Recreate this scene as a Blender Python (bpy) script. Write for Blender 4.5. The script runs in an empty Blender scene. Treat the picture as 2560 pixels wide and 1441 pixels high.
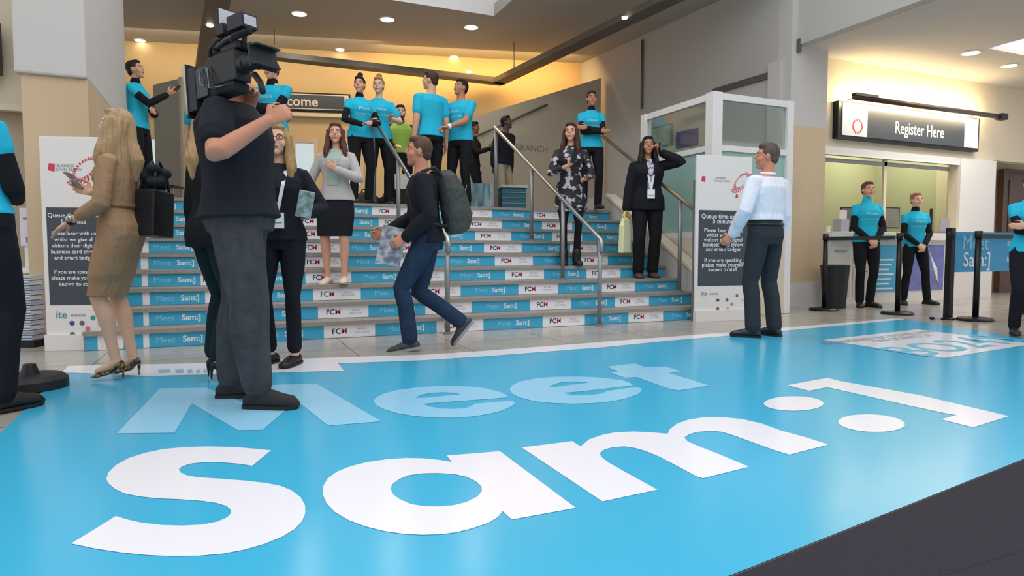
import bpy, bmesh, math, random
from mathutils import Vector, Matrix, Quaternion
from mathutils.bvhtree import BVHTree

# ---------------------------------------------------------------- camera, world, exposure
SC = bpy.context.scene
COL = SC.collection
W0, H0 = 2560.0, 1441.0
F = 1620.0                      # focal length in pixels of the 2560 wide frame
YH = 630.0                      # horizon row
CAMH = 0.80                     # camera height above the tiled floor
TH = math.radians(23.6)         # the camera looks this far to the right of the stair axis (+Y)
PIT = math.atan((H0 / 2 - YH) / F)
cd = bpy.data.cameras.new('camera')
cam = bpy.data.objects.new('camera', cd)
COL.objects.link(cam)
cd.sensor_fit = 'HORIZONTAL'
cd.sensor_width = 36.0
cd.lens = F / W0 * 36.0
cd.clip_start = 0.05
cam.location = (0, 0, CAMH)
cam.rotation_euler = (math.pi / 2 - PIT, 0, -TH)
SC.camera = cam
SC.view_settings.view_transform = 'Standard'
SC.view_settings.look = 'None'
SC.view_settings.gamma = 1.0
SC.view_settings.use_curve_mapping = False
SC.view_settings.exposure = -0.1

world = bpy.data.worlds.new('overcast_daylight')
SC.world = world
world.use_nodes = True
_bg = world.node_tree.nodes['Background']
_bg.inputs[0].default_value = (0.97, 0.985, 1.0, 1)
_bg.inputs[1].default_value = 1.0


def area_light(name, loc, size, power, color=(1, 1, 1), rot=(0, 0, 0), sy=None, spread=180):
    d = bpy.data.lights.new(name, 'AREA')
    d.energy = power
    d.color = color
    d.size = size
    if sy:
        d.shape = 'RECTANGLE'
        d.size_y = sy
    d.spread = math.radians(spread)
    o = bpy.data.objects.new(name, d)
    o.location = loc
    o.rotation_euler = rot
    COL.objects.link(o)
    return o


# daylight from the rooflight over the entrance hall and the rooflight well above the stairs
area_light('rooflight_daylight', (2.2, 0.5, 7.4), 9.0, 330, (0.95, 0.98, 1.0), (0, 0, 0), 7.0)
area_light('well_daylight', (2.0, 6.6, 6.3), 4.0, 60, (0.95, 0.98, 1.0), (0, 0, 0), 1.5)


# ---------------------------------------------------------------- measuring helpers (photo pixel -> place)
def ray(px, py):
    a = (px - W0 / 2) / F
    b = -(py - H0 / 2) / F
    c, s = math.cos(PIT), math.sin(PIT)
    fy = c + s * b
    uz = -s + c * b
    return Vector((fy * math.sin(TH) + a * math.cos(TH), fy * math.cos(TH) - a * math.sin(TH), uz))


def pz(px, py, z=0.0):
    d = ray(px, py)
    t = (z - CAMH) / d.z
    return Vector((t * d.x, t * d.y, z))


def pY(px, py, Y):
    d = ray(px, py)
    t = Y / d.y
    return Vector((t * d.x, Y, CAMH + t * d.z))


def pX(px, py, X):
    d = ray(px, py)
    t = X / d.x
    return Vector((X, t * d.y, CAMH + t * d.z))


def pD(px, py, depth):
    "point on the ray at a given forward (horizontal) distance"
    d = ray(px, py)
    f = d.x * math.sin(TH) + d.y * math.cos(TH)
    t = depth / f
    return Vector((t * d.x, t * d.y, CAMH + t * d.z))


def fwd(p):
    return p[0] * math.sin(TH) + p[1] * math.cos(TH)


# ---------------------------------------------------------------- materials
def lin(c):
    if isinstance(c, str):
        c = c.lstrip('#')
        c = [int(c[i:i + 2], 16) / 255 for i in (0, 2, 4)]
        return tuple((v / 12.92 if v <= 0.04045 else ((v + 0.055) / 1.055) ** 2.4) for v in c)
    return tuple(c[:3])


MATS = {}


def mat(name, color, rough=0.6, metal=0.0, spec=0.5, emis=None, estr=0.0, alpha=1.0, trans=0.0,
        noise=None, bump=None, coat=0.0, sss=0.0, color2=None, tint=None):
    """noise=(scale, color2, contrast) mottles the colour; bump=(scale, strength, distance)."""
    if name in MATS:
        return MATS[name]
    m = bpy.data.materials.new(name)
    m.use_nodes = True
    nt = m.node_tree
    b = nt.nodes['Principled BSDF']
    b.inputs['Base Color'].default_value = (*lin(color), 1)
    b.inputs['Roughness'].default_value = rough
    b.inputs['Metallic'].default_value = metal
    b.inputs['Specular IOR Level'].default_value = spec
    b.inputs['Transmission Weight'].default_value = trans
    b.inputs['Coat Weight'].default_value = coat
    if sss:
        b.inputs['Subsurface Weight'].default_value = sss
        b.inputs['Subsurface Radius'].default_value = (0.02, 0.008, 0.004)
        b.inputs['Subsurface Scale'].default_value = 0.5
    if emis:
        b.inputs['Emission Color'].default_value = (*lin(emis), 1)
        b.inputs['Emission Strength'].default_value = estr
    tc = nt.nodes.new('ShaderNodeTexCoord')
    if noise:
        sc_, c2, k = noise[:3]
        n = nt.nodes.new('ShaderNodeTexNoise')
        mp = nt.nodes.new('ShaderNodeMapping')
        if isinstance(sc_, (tuple, list)):
            mp.inputs['Scale'].default_value = sc_
            n.inputs['Scale'].default_value = 1.0
        else:
            n.inputs['Scale'].default_value = sc_
        n.inputs['Detail'].default_value = 4
        nt.links.new(tc.outputs['Object'], mp.inputs[0])
        nt.links.new(mp.outputs[0], n.inputs[0])
        r = nt.nodes.new('ShaderNodeValToRGB')
        c0_ = noise[3] if len(noise) > 3 else 0.5
        r.color_ramp.elements[0].position = c0_ - 0.5 * k
        r.color_ramp.elements[1].position = c0_ + 0.5 * k
        r.color_ramp.elements[0].color = (*lin(color), 1)
        r.color_ramp.elements[1].color = (*lin(c2), 1)
        nt.links.new(n.outputs['Fac'], r.inputs[0])
        nt.links.new(r.outputs[0], b.inputs['Base Color'])
    if bump:
        n = nt.nodes.new('ShaderNodeTexNoise')
        mp = nt.nodes.new('ShaderNodeMapping')
        if isinstance(bump[0], (tuple, list)):
            mp.inputs['Scale'].default_value = bump[0]
            n.inputs['Scale'].default_value = 1.0
        else:
            n.inputs['Scale'].default_value = bump[0]
        n.inputs['Detail'].default_value = 3
        n.inputs['Distortion'].default_value = 0.6
        bp = nt.nodes.new('ShaderNodeBump')
        bp.inputs['Strength'].default_value = bump[1]
        bp.inputs['Distance'].default_value = bump[2]
        nt.links.new(tc.outputs['Object'], mp.inputs[0])
        nt.links.new(mp.outputs[0], n.inputs[0])
        nt.links.new(n.outputs['Fac'], bp.inputs['Height'])
        nt.links.new(bp.outputs[0], b.inputs['Normal'])
    MATS[name] = m
    return m


def cloth(name, color, fold=0.5, rough=0.85):
    return mat(name, color, rough, spec=0.25, bump=((7, 7, 3.5), fold, 0.03))


# ---------------------------------------------------------------- scene graph helpers
def tag(o, label=None, cat=None, group=None, kind=None):
    if label:
        o['label'] = label
    if cat:
        o['category'] = cat
    if group:
        o['group'] = group
    if kind:
        o['kind'] = kind
    return o


def thing(name, label, cat, loc=(0, 0, 0), rotz=0.0, group=None):
    o = bpy.data.objects.new(name, None)
    o.empty_display_size = 0.1
    COL.objects.link(o)
    o.location = loc
    o.rotation_euler = (0, 0, rotz)
    return tag(o, label, cat, group)


class MB:
    "mesh collector: boxes, prisms, tubes, lathes and polygons, one material index per face"

    def __init__(s):
        s.v = []
        s.f = []
        s.m = []
        s.mats = []
        s.smooth = []

    def mi(s, m):
        if m not in s.mats:
            s.mats.append(m)
        return s.mats.index(m)

    def add(s, vs, fs, m, sm=False):
        o = len(s.v)
        s.v += [tuple(p) for p in vs]
        k = s.mi(m)
        for f in fs:
            s.f.append([i + o for i in f])
            s.m.append(k)
            s.smooth.append(sm)
        return s

    def box(s, lo, hi, m, M=None):
        x0, y0, z0 = lo
        x1, y1, z1 = hi
        vs = [Vector(p) for p in ((x0, y0, z0), (x1, y0, z0), (x1, y1, z0), (x0, y1, z0), (x0, y0, z1), (x1, y0, z1), (x1, y1, z1), (x0, y1, z1))]
        if M is not None:
            vs = [M @ p for p in vs]
        return s.add(vs, [(0, 3, 2, 1), (4, 5, 6, 7), (0, 1, 5, 4), (1, 2, 6, 5), (2, 3, 7, 6), (3, 0, 4, 7)], m)

    def prism(s, poly, z0, z1, m, M=None):
        "extrude a polygon in XY between z0 and z1"
        n = len(poly)
        a = sum(poly[i][0] * poly[(i + 1) % n][1] - poly[(i + 1) % n][0] * poly[i][1] for i in range(n))
        if a < 0:
            poly = poly[::-1]
        vs = [Vector((p[0], p[1], z0)) for p in poly] + [Vector((p[0], p[1], z1)) for p in poly]
        if M is not None:
            vs = [M @ p for p in vs]
        fs = [tuple(range(n - 1, -1, -1)), tuple(range(n, 2 * n))] + [(i, (i + 1) % n, n + (i + 1) % n, n + i) for i in range(n)]
        return s.add(vs, fs, m)

    def tube(s, pts, r, m, n=12, closed=False):
        "swept tube; r may be a list"
        pts = [Vector(p) for p in pts]
        rr = r if isinstance(r, (list, tuple)) else [r] * len(pts)
        vs = []
        up = Vector((0, 0, 1))
        prev = None
        for i, p in enumerate(pts):
            a = pts[max(i - 1, 0)]
            b = pts[min(i + 1, len(pts) - 1)]
            t = (b - a).normalized()
            if prev is None:
                prev = up if abs(t.dot(up)) < 0.9 else Vector((0, 1, 0))
            u = t.cross(prev).normalized()
            w = u.cross(t).normalized()
            prev = w
            for k in range(n):
                an = 2 * math.pi * k / n
                vs.append(p + (u * math.cos(an) + w * math.sin(an)) * rr[i])
        fs = []
        for i in range(len(pts) - 1):
            for k in range(n):
                fs.append((i * n + k, i * n + (k + 1) % n, (i + 1) * n + (k + 1) % n, (i + 1) * n + k))
        fs.append(tuple(range(n - 1, -1, -1)))
        fs.append(tuple(range((len(pts) - 1) * n, len(pts) * n)))
        return s.add(vs, fs, m, True)

    def lathe(s, prof, m, n=32, M=None, ang=2 * math.pi):
        "profile of (r, z) turned about Z"
        vs = []
        for r, z in prof:
            for k in range(n):
                an = ang * k / n
                vs.append(Vector((r * math.cos(an), r * math.sin(an), z)))
        if M is not None:
            vs = [M @ p for p in vs]
        fs = []
        L = len(prof)
        for i in range(L - 1):
            for k in range(n):
                fs.append((i * n + k, i * n + (k + 1) % n, (i + 1) * n + (k + 1) % n, (i + 1) * n + k))
        fs.append(tuple(range(n - 1, -1, -1)))
        fs.append(tuple(range((L - 1) * n, L * n)))
        return s.add(vs, fs, m, False)

    def ell(s, c, r, m, R=None, nu=16, nv=10):
        c = Vector(c)
        vs = []
        for j in range(1, nv):
            ph = math.pi * j / nv
            for k in range(nu):
                an = 2 * math.pi * k / nu
                p = Vector((r[0] * math.sin(ph) * math.cos(an), r[1] * math.sin(ph) * math.sin(an), r[2] * math.cos(ph)))
                vs.append(c + (R @ p if R is not None else p))
        t = Vector((0, 0, r[2]))
        if R is not None:
            t = R @ t
        vs += [c + t, c - t]
        T, B = len(vs) - 2, len(vs) - 1
        fs = []
        for j in range(nv - 2):
            for k in range(nu):
                fs.append((j * nu + k, (j + 1) * nu + k, (j + 1) * nu + (k + 1) % nu, j * nu + (k + 1) % nu))
        for k in range(nu):
            fs.append((T, k, (k + 1) % nu))
            fs.append((B, (nv - 2) * nu + (k + 1) % nu, (nv - 2) * nu + k))
        return s.add(vs, fs, m, True)

    def poly(s, pts, m):
        return s.add(pts, [tuple(range(len(pts)))], m)

    def text(s, txt, size, m, M, align='CENTER', bold=0.0, wx=1.0, depth=0.0):
        vs, fs = text_mesh(txt, align, bold)
        vs = [M @ Vector((x * size * wx, y * size, z + depth)) for x, y, z in vs]
        return s.add(vs, fs, m)

    def mesh(s, name):
        me = bpy.data.meshes.new(name)
        me.from_pydata([tuple(p) for p in s.v], [], s.f)
        for m in s.mats:
            me.materials.append(m)
        if s.f:
            me.polygons.foreach_set('material_index', s.m)
            me.polygons.foreach_set('use_smooth', s.smooth)
        me.update()
        return me

    def build(s, name, parent=None, bevel=0.0):
        me = s.mesh(name)
        o = bpy.data.objects.new(name, me)
        COL.objects.link(o)
        if parent:
            o.parent = parent
        if bevel:
            b = o.modifiers.new('bevel', 'BEVEL')
            b.width = bevel
            b.segments = 2
            b.limit_method = 'ANGLE'
        return o


_TX = {}


def text_mesh(txt, align='CENTER', bold=0.0):
    k = (txt, align, bold)
    if k in _TX:
        return _TX[k]
    c = bpy.data.curves.new('lettering', 'FONT')
    c.body = txt
    c.align_x = align
    c.align_y = 'CENTER'
    c.offset = bold
    c.resolution_u = 3
    o = bpy.data.objects.new('lettering', c)
    COL.objects.link(o)
    dg = bpy.context.evaluated_depsgraph_get()
    me = bpy.data.meshes.new_from_object(o.evaluated_get(dg))
    r = ([tuple(v.co) for v in me.vertices], [tuple(p.vertices) for p in me.polygons])
    bpy.data.objects.remove(o)
    bpy.data.curves.remove(c)
    bpy.data.meshes.remove(me)
    _TX[k] = r
    return r


def frame(o, x, y, z=None):
    "matrix with origin o and axes x, y (z = x cross y)"
    x = Vector(x).normalized()
    y = Vector(y).normalized()
    z = Vector(z).normalized() if z is not None else x.cross(y).normalized()
    return Matrix(((x.x, y.x, z.x, o[0]), (x.y, y.y, z.y, o[1]), (x.z, y.z, z.z, o[2]), (0, 0, 0, 1)))


def structure(mb, name, bevel=0.0):
    o = mb.build(name, None, bevel)
    o['kind'] = 'structure'
    return o


# ---------------------------------------------------------------- materials of the building
M_tile = mat('floor_tile', '#b9b0a6', 0.22, spec=0.5)
_nt = M_tile.node_tree
_b = _nt.nodes['Principled BSDF']
_tc = _nt.nodes.new('ShaderNodeTexCoord')
_br = _nt.nodes.new('ShaderNodeTexBrick')
_br.offset = 0.0
_br.inputs['Scale'].default_value = 1.0
_br.inputs['Brick Width'].default_value = 0.9
_br.inputs['Row Height'].default_value = 0.9
_br.inputs['Mortar Size'].default_value = 0.006
_br.inputs['Color1'].default_value = (*lin('#bab2a8'), 1)
_br.inputs['Color2'].default_value = (*lin('#b1a99f'), 1)
_br.inputs['Mortar'].default_value = (*lin('#6f6a64'), 1)
_nt.links.new(_tc.outputs['Object'], _br.inputs[0])
_nz = _nt.nodes.new('ShaderNodeTexNoise')
_nz.inputs['Scale'].default_value = 5
_nt.links.new(_tc.outputs['Object'], _nz.inputs[0])
_mx = _nt.nodes.new('ShaderNodeMixRGB')
_mx.blend_type = 'MULTIPLY'
_mx.inputs[0].default_value = 0.25
_nt.links.new(_br.outputs[0], _mx.inputs[1])
_nt.links.new(_nz.outputs['Fac'], _mx.inputs[2])
_nt.links.new(_mx.outputs[0], _b.inputs['Base Color'])

M_plaster = mat('plaster_white', '#c9c5c2', 0.8, spec=0.2, bump=(3, 0.08, 0.01))
M_grey = mat('plaster_grey', '#bcb9b4', 0.8, spec=0.2, bump=(3, 0.08, 0.01))
M_cream = mat('plaster_cream', '#d9cdb8', 0.8, spec=0.2)
M_ceil = mat('ceiling_grey', '#b3afa8', 0.85, spec=0.15)
M_yel = mat('wall_sand', '#cbb083', 0.8, spec=0.2)
M_wood = mat('pale_oak', '#d2bc9c', 0.5, noise=((2.2, 2.2, 0.35), '#c0a582', .7))
M_stone = mat('tread_stone', '#a49c93', 0.5, noise=(40, '#857d75', .8))
M_white = mat('white_paint', '#e4e1de', 0.45)
M_steel = mat('rail_steel', '#b5b3b2', 0.3, metal=0.9)
M_steelg = mat('post_grey', '#8f9092', 0.4, metal=0.6)
M_black = mat('black_plastic', '#131316', 0.5)
M_blackm = mat('black_metal', '#1a1b1e', 0.35, metal=0.4)
M_blue = mat('print_blue', '#3aabd3', 0.45)
M_mat = mat('floor_graphic_blue', '#44b5dd', 0.2, spec=0.5)
M_mlight = mat('floor_graphic_pale', '#9ad5f4', 0.2, spec=0.5)
M_mwhite = mat('floor_graphic_white', '#f1eff6', 0.18, spec=0.5)
M_navy = mat('print_navy', '#1d2340', 0.5)
M_red = mat('print_red', '#cf3550', 0.5)
M_pwhite = mat('print_white', '#eeedf2', 0.5)
M_pgrey = mat('print_grey', '#8b8a93', 0.5)
M_pdark = mat('print_charcoal', '#3d444e', 0.5)
M_pale = mat('print_pale_blue', '#8dcdea', 0.5)
M_brown = mat('dark_door_wood', '#5b3626', 0.5, noise=((6, 6, .5), '#3c2218', .7))
M_beige = mat('beige_panel', '#b5a893', 0.7)
M_glass = mat('clear_glass', '#eef6f4', 0.03, trans=1.0, spec=0.5)
M_teal = mat('tinted_glass', '#9fc4bd', 0.12, spec=0.5)
M_teal.node_tree.nodes['Principled BSDF'].inputs['Alpha'].default_value = 0.8
M_lamp = mat('lamp_lens', '#ffffff', 0.4, emis='#fff6e6', estr=9)
M_lampc = mat('lamp_lens_cool', '#ffffff', 0.4, emis='#ffffff', estr=6)
M_carpet = mat('charcoal_carpet', '#2f2c34', 0.98, spec=0.1, noise=(260, '#4c4851', .9), bump=(300, .9, .006))
M_glassthin = bpy.data.materials.new('thin_clear_glass')
M_glassthin.use_nodes = True
_n = M_glassthin.node_tree
_n.nodes.clear()
_o = _n.nodes.new('ShaderNodeOutputMaterial')
_m = _n.nodes.new('ShaderNodeMixShader')
_t = _n.nodes.new('ShaderNodeBsdfTransparent')
_g = _n.nodes.new('ShaderNodeBsdfGlossy')
_g.inputs['Roughness'].default_value = 0.05
_t.inputs[0].default_value = (.86, .92, .91, 1)
_m.inputs[0].default_value = 0.1
_n.links.new(_t.outputs[0], _m.inputs[1])
_n.links.new(_g.outputs[0], _m.inputs[2])
_n.links.new(_m.outputs[0], _o.inputs[0])

# ---------------------------------------------------------------- main dimensions
Y0 = 6.13        # first riser
RUN = 0.27
RISE = 0.157
NR = 9
ZL = NR * RISE   # landing
YL = Y0 + (NR - 1) * RUN
XL, XR = -1.085, 5.2
ZC = 4.8         # ceiling above the landing
ZR = 3.72        # ceiling of the registration area
YB = 13.0        # back wall
YW = 7.2         # registration wall


def wall_holes(mb, a, b, z0, z1, th, holes, m):
    "vertical wall from a to b (xy) with rectangular holes (s0, s1, z0, z1) measured along it; thickness away from the left normal"
    a = Vector((a[0], a[1], 0))
    b = Vector((b[0], b[1], 0))
    d = (b - a)
    L = d.length
    d.normalize()
    n = Vector((-d.y, d.x, 0))
    Mx = Matrix(((d.x, n.x, 0, a.x), (d.y, n.y, 0, a.y), (0, 0, 1, 0), (0, 0, 0, 1)))
    cuts = sorted(set([0, L] + [h[0] for h in holes] + [h[1] for h in holes]))
    for s0, s1 in zip(cuts[:-1], cuts[1:]):
        mid = (s0 + s1) / 2
        hs = sorted([h for h in holes if h[0] <= mid <= h[1]], key=lambda h: h[2])
        z = z0
        for h in hs:
            if h[2] > z:
                mb.box((s0, 0, z), (s1, th, h[2]), m, Mx)
            z = max(z, h[3])
        if z < z1:
            mb.box((s0, 0, z), (s1, th, z1), m, Mx)
    return Mx


# floor of the hall
b = MB()
b.box((-7, -5, -.2), (16, 16.2, 0), M_tile)
structure(b, 'floor')

# staircase block with stone nosings
b = MB()
for k in range(NR):
    y = Y0 + k * RUN
    y1 = y + RUN if k < NR - 1 else YL + 0.6
    b.box((XL, y, k * RISE if k else 0.001), (XR, YL + .6, (k + 1) * RISE - .036), M_stone)
    b.box((XL, y - .028, (k + 1) * RISE - .036), (XR, y1 + .001, (k + 1) * RISE), M_stone)
structure(b, 'floor_stairs')

# landing and the room behind
b = MB()
b.box((-7, YL + .601, 0.002), (7.6, 16.2, ZL), M_stone)
structure(b, 'floor_landing')

# back wall with glazed doors (it runs slightly askew to the stairs)
BQ = Vector((-1.61, 14.4, 0))
BA = math.radians(-14.2)
BU = Vector((math.cos(BA), math.sin(BA), 0))
BN = Vector((BU.y, -BU.x, 0))          # towards the hall
BL0 = -5.0


def pB(px, py, off=0.0):
    "photo pixel -> (s along the back wall, z)"
    d = ray(px, py)
    q = BQ + BN * off
    t = (q.dot(BN)) / (d.x * BN.x + d.y * BN.y)
    p = Vector((d.x * t, d.y * t, 0))
    return (p - BQ).dot(BU), CAMH + d.z * t


MB_ = Matrix(((BU.x, BN.x, 0, BQ.x), (BU.y, BN.y, 0, BQ.y), (0, 0, 1, 0), (0, 0, 0, 1)))   # local: s, off, z
b = MB()
xs = [pB(p, 400)[0] for p in (352, 400, 455, 497, 560, 640, 735, 790, 850, 905)]
dz0, dz1 = ZL + .02, pB(600, 350)[1]
doors = [(xs[i], xs[i + 1], dz0 + .7, dz1) for i in range(0, 10, 2)]
cuts = [BL0] + [v for d in doors for v in d[:2]] + [12.0]
for i in range(len(cuts) - 1):
    if i % 2 == 0:
        b.box((cuts[i], -.2, 0), (cuts[i + 1], 0, ZC), M_yel, MB_)
    else:
        b.box((cuts[i], -.2, 0), (cuts[i + 1], 0, dz0 + .7), M_yel, MB_)
        b.box((cuts[i], -.2, dz1), (cuts[i + 1], 0, ZC), M_yel, MB_)
zl = pB(650, 283)[1]
b.box((BL0, .001, zl - .05), (pB(1010, 300)[0], .10, zl + .02), M_cream, MB_)      # ledge under the sign
structure(b, 'wall_back')
for i, d in enumerate(doors):
    w = MB()
    x0, x1 = d[0], d[1]
    for q in ((x0 - .05, x0 + .03), (x1 - .03, x1 + .05)):
        w.box((q[0], .002, ZL), (q[1], .05, dz1 + .06), M_wood, MB_)
    w.box((x0 + .03, .002, dz1 - .03), (x1 - .03, .05, dz1 + .06), M_wood, MB_)
    w.box((x0 + .03, .002, ZL), (x1 - .03, .03, dz0 + .73), M_wood, MB_)
    o = structure(w, 'door_%d' % (i + 1))
    g = MB()
    g.box((x0, -.06, dz0 + .7), (x1, -.05, dz1), M_glassthin, MB_)
    g.build('glass_pane', o)

# ceiling above the landing with the rooflight well
Cw = pz(1235, 40, ZC)
b = MB()
b.box((-7, Cw.y, ZC), (10.5, 16.2, ZC + .2), M_ceil)
b.box((Cw.x, 6.9, ZC), (10.5, Cw.y - .001, ZC + .2), M_ceil)
b.box((-6, 6.5, ZC), (-2.5, Cw.y - .001, ZC + .2), M_ceil)
structure(b, 'ceiling')
b = MB()
b.box((-2.5, Cw.y + .001, ZC + .201), (Cw.x, Cw.y + .15, ZC + 1.6), M_white)
b.box((Cw.x + .001, 6.9, ZC + .201), (Cw.x + .15, Cw.y + .15, ZC + 1.6), M_white)
b.box((-2.65, 6.5, ZC + .201), (-2.501, Cw.y + .15, ZC + 1.6), M_white)
b.box((-2.5, Cw.y - .004, ZC - .001), (Cw.x, Cw.y - .002, ZC + .201), M_white)
structure(b, 'ceiling_well')

# left side: wood-clad pier and the wall running up beside the stairs
zw = 2.29
b = MB()
b.box((-1.56, 6.7, 0), (XL - .002, 9.13, zw), M_wood)
structure(b, 'wall_left_cladding')
b = MB()
b.box((-1.60, 6.66, zw + .001), (XL - .002, 9.15, ZC - .001), M_plaster)
structure(b, 'wall_left', .02)
b = MB()
zh = pY(40, 265, 7.6).z
b.box((-6, 7.6, zh), (-1.601, 7.8, 5.2), M_cream)
b.box((-6, 7.7, 0), (-1.601, 7.8, zh - .001), M_beige)
b.box((-6, 7.52, zh - .06), (-1.601, 7.599, zh), M_cream)
x = pY(78, 400, 7.4).x
b.box((x - .03, 7.38, 0), (x + .03, 7.44, zh + .02), M_cream)
structure(b, 'wall_left_side')

# right side: skewed wall beyond the stairs, from the oak pier back to the landing
A = Vector((7.36, 6.97))
B = Vector((6.9, 12.99))
b = MB()
dn = (A - B).normalized()
holes = []
L = (A - B).length


def s_at(px):
    "distance from B along the wall that shows at photo column px"
    d = ray(px, 400)
    # solve (B + dn*s) parallel to d
    s = (d.y * B.x - d.x * B.y) / (dn.y * d.x - dn.x * d.y)
    return s


def wall_pt(px, py, off=0.0):
    s = s_at(px)
    q = B + dn * s
    f = q.x * math.sin(TH) + q.y * math.cos(TH)
    z = pD(px, py, f).z
    nrm = Vector((dn.y, -dn.x))      # towards the stairs
    if nrm.x > 0:
        nrm = -nrm
    return Vector((q.x + nrm.x * off, q.y + nrm.y * off, z))


wall_holes(b, B, A, 0, ZC - .001, .2, [], M_grey)
structure(b, 'wall_right')
# wide closed door in that wall (frame and grey leaf)
w = MB()
p0, p1 = wall_pt(1786, 215), wall_pt(1921, 190)
zt = (p0.z + p1.z) / 2
s0, s1 = s_at(1784), s_at(1922)
nrm = Vector((-1, 0))
Mw_ = Matrix(((dn.x, -abs(dn.y), 0, B.x), (dn.y, dn.x if False else -abs(dn.x) * 1.0, 0, B.y), (0, 0, 1, 0), (0, 0, 0, 1)))
_n2 = Vector((dn.y, -dn.x))
if _n2.x > 0:
    _n2 = -_n2
Mw_ = Matrix(((dn.x, _n2.x, 0, B.x), (dn.y, _n2.y, 0, B.y), (0, 0, 1, 0), (0, 0, 0, 1)))
M_dgrey = mat('door_shadow_grey', '#5c5954', 0.7)  # flat dark grey shared by door frame, thin handrail, conduit and sensor
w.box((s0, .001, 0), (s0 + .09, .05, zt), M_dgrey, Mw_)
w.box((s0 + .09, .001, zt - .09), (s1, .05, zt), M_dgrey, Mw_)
w.box((s0 + .09, .001, 0), (s1, .02, zt - .09), M_grey, Mw_)
w.box((s1, .001, 0), (s1 + .22, .06, zt + .12), M_plaster, Mw_)
structure(w, 'door_7')

# oak clad pier on the right with white plinth
zp = 2.6
b = MB()
b.box((7.34, 6.95, .35), (8.05, 7.199, zp), M_wood)
structure(b, 'wall_right_cladding')
b = MB()
b.box((7.31, 6.92, 0), (8.08, 7.199, .349), M_plaster)
structure(b, 'baseboard_right')
b = MB()
b.box((7.34, 6.95, zp + .001), (8.05, 7.199, 6.2), M_plaster)
structure(b, 'wall_right_pier')

# registration wall with its opening, ceiling and bulkhead
b = MB()
ox0, ox1, oz0, oz1 = 8.15, 11.48, 0.0, 2.30
wall_holes(b, (8.051, YW), (12.45, YW), 0, ZR - .001, .15, [(ox0 - 8.051, ox1 - 8.051, oz0, oz1)], M_cream)
b.box((12.30, 7.9, 0), (15.5, 8.1, ZR - .001), M_cream)
b.box((12.451, 7.2, 2.42), (15.5, 7.35, ZR - .001), M_cream)
b.box((ox0 - .02, YW - .03, oz1 - .02), (ox1 + .02, YW - .001, oz1 + .1), M_white)
b.box((ox1, YW - .05, 0), (12.45, YW - .001, oz1 + .1), M_white)
structure(b, 'wall_registration')
b = MB()
sk0 = pz(2472, 121, ZR)
k0, k1, k2, k3 = sk0.x, sk0.x + 2.2, sk0.y - 2.2, sk0.y
b.box((7.6, -1, ZR), (15.5, k2, ZR + .2), M_plaster)
b.box((7.6, k3, ZR), (15.5, 9.8, ZR + .2), M_plaster)
b.box((7.6, k2 + .001, ZR), (k0, k3 - .001, ZR + .2), M_plaster)
b.box((k1, k2 + .001, ZR), (15.5, k3 - .001, ZR + .2), M_plaster)

structure(b, 'ceiling_registration')
b = MB()
b.box((7.45, 0, ZR + .002), (7.598, 6.949, 6.2), M_grey)
structure(b, 'wall_bulkhead')
b = MB()
b.box((8.05, 9.6, 0), (13, 9.8, ZR), mat('office_wall', '#b0b197', .8))
b.box((12.6, 7.9, 0), (12.8, 9.599, ZR), mat('office_wall', '#b0b197', .8))
b.box((7.95, 7.36, 0), (8.10, 9.599, ZR), mat('office_wall', '#b0b197', .8))
structure(b, 'wall_office')
b = MB()
b.box((13.75, 7.75, 0), (13.87, 7.85, 2.4), M_brown)
b.box((13.87, 7.78, 0.01), (14.75, 7.84, 2.35), M_brown)
b.box((14.75, 7.75, 0), (14.87, 7.85, 2.4), M_brown)
b.box((13.87, 7.75, 2.35), (14.75, 7.85, 2.41), M_brown)
b.box((13.97, 7.77, .4), (14.65, 7.779, 1.0), M_brown)
b.box((13.97, 7.77, 1.2), (14.65, 7.779, 2.2), M_brown)
structure(b, 'door_8')

# beige side wall of the upper flight with its sloping top
yp = 11.3
b = MB()
pts = [(1150, 303), (1396, 182), (1396, 520), (1150, 520)]
pl = [pY(x, y, yp) for x, y in pts]
xA, xB = pl[0].x, wall_pt(1396, 300).x - .02
Mp = Matrix(((1, 0, 0, 0), (0, 0, 1, yp), (0, 1, 0, 0), (0, 0, 0, 1)))
b.prism([(xA, ZL + .001), (xB, ZL + .001), (xB, pl[1].z), (xA, pl[0].z)], 0, .12, M_beige, Mp)
a0, a1 = pY(1180, 345, yp - .06), pY(1368, 262, yp - .06)
structure(b, 'wall_upper_flight')
b = MB()
b.tube([a0, a1], .022, M_dgrey)
for t in (.15, .85):
    q = a0.lerp(a1, t)
    b.tube([q, q + Vector((0, .058, 0))], .012, M_dgrey)
tag(b.build('handrail'), 'thin dark handrail fixed to the sloping beige wall behind the landing', 'handrail')
b = MB()
q = pY(1330, 372, yp - .004)
b.text('BRANCH', .17, mat('faint_lettering', '#7d7266', .7), frame(q, (1, 0, 0), (0, 0, 1)))
tag(b.build('wall_lettering'), 'faint grey capital letters on the beige wall behind the landing', 'lettering')

# curb and balustrade right of the stairs
b = MB()
xs0, xs1 = XR + .001, XR + .14
Mq = Matrix(((0, 0, 1, xs0), (1, 0, 0, 0), (0, 1, 0, 0), (0, 0, 0, 1)))
b.prism([(Y0 - .12, 0.001), (YL + .7, 0.001), (YL + .7, ZL + .22), (YL + .1, ZL + .22), (Y0 - .12, .36)], 0, .14, M_grey, Mq)
b.prism([(Y0 - .12, .361), (YL + .1, ZL + .221), (YL + .1, ZL + .26), (Y0 - .12, .40)], -.02, .16, M_cream, Mq)
structure(b, 'trim_stair_curb')

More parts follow.
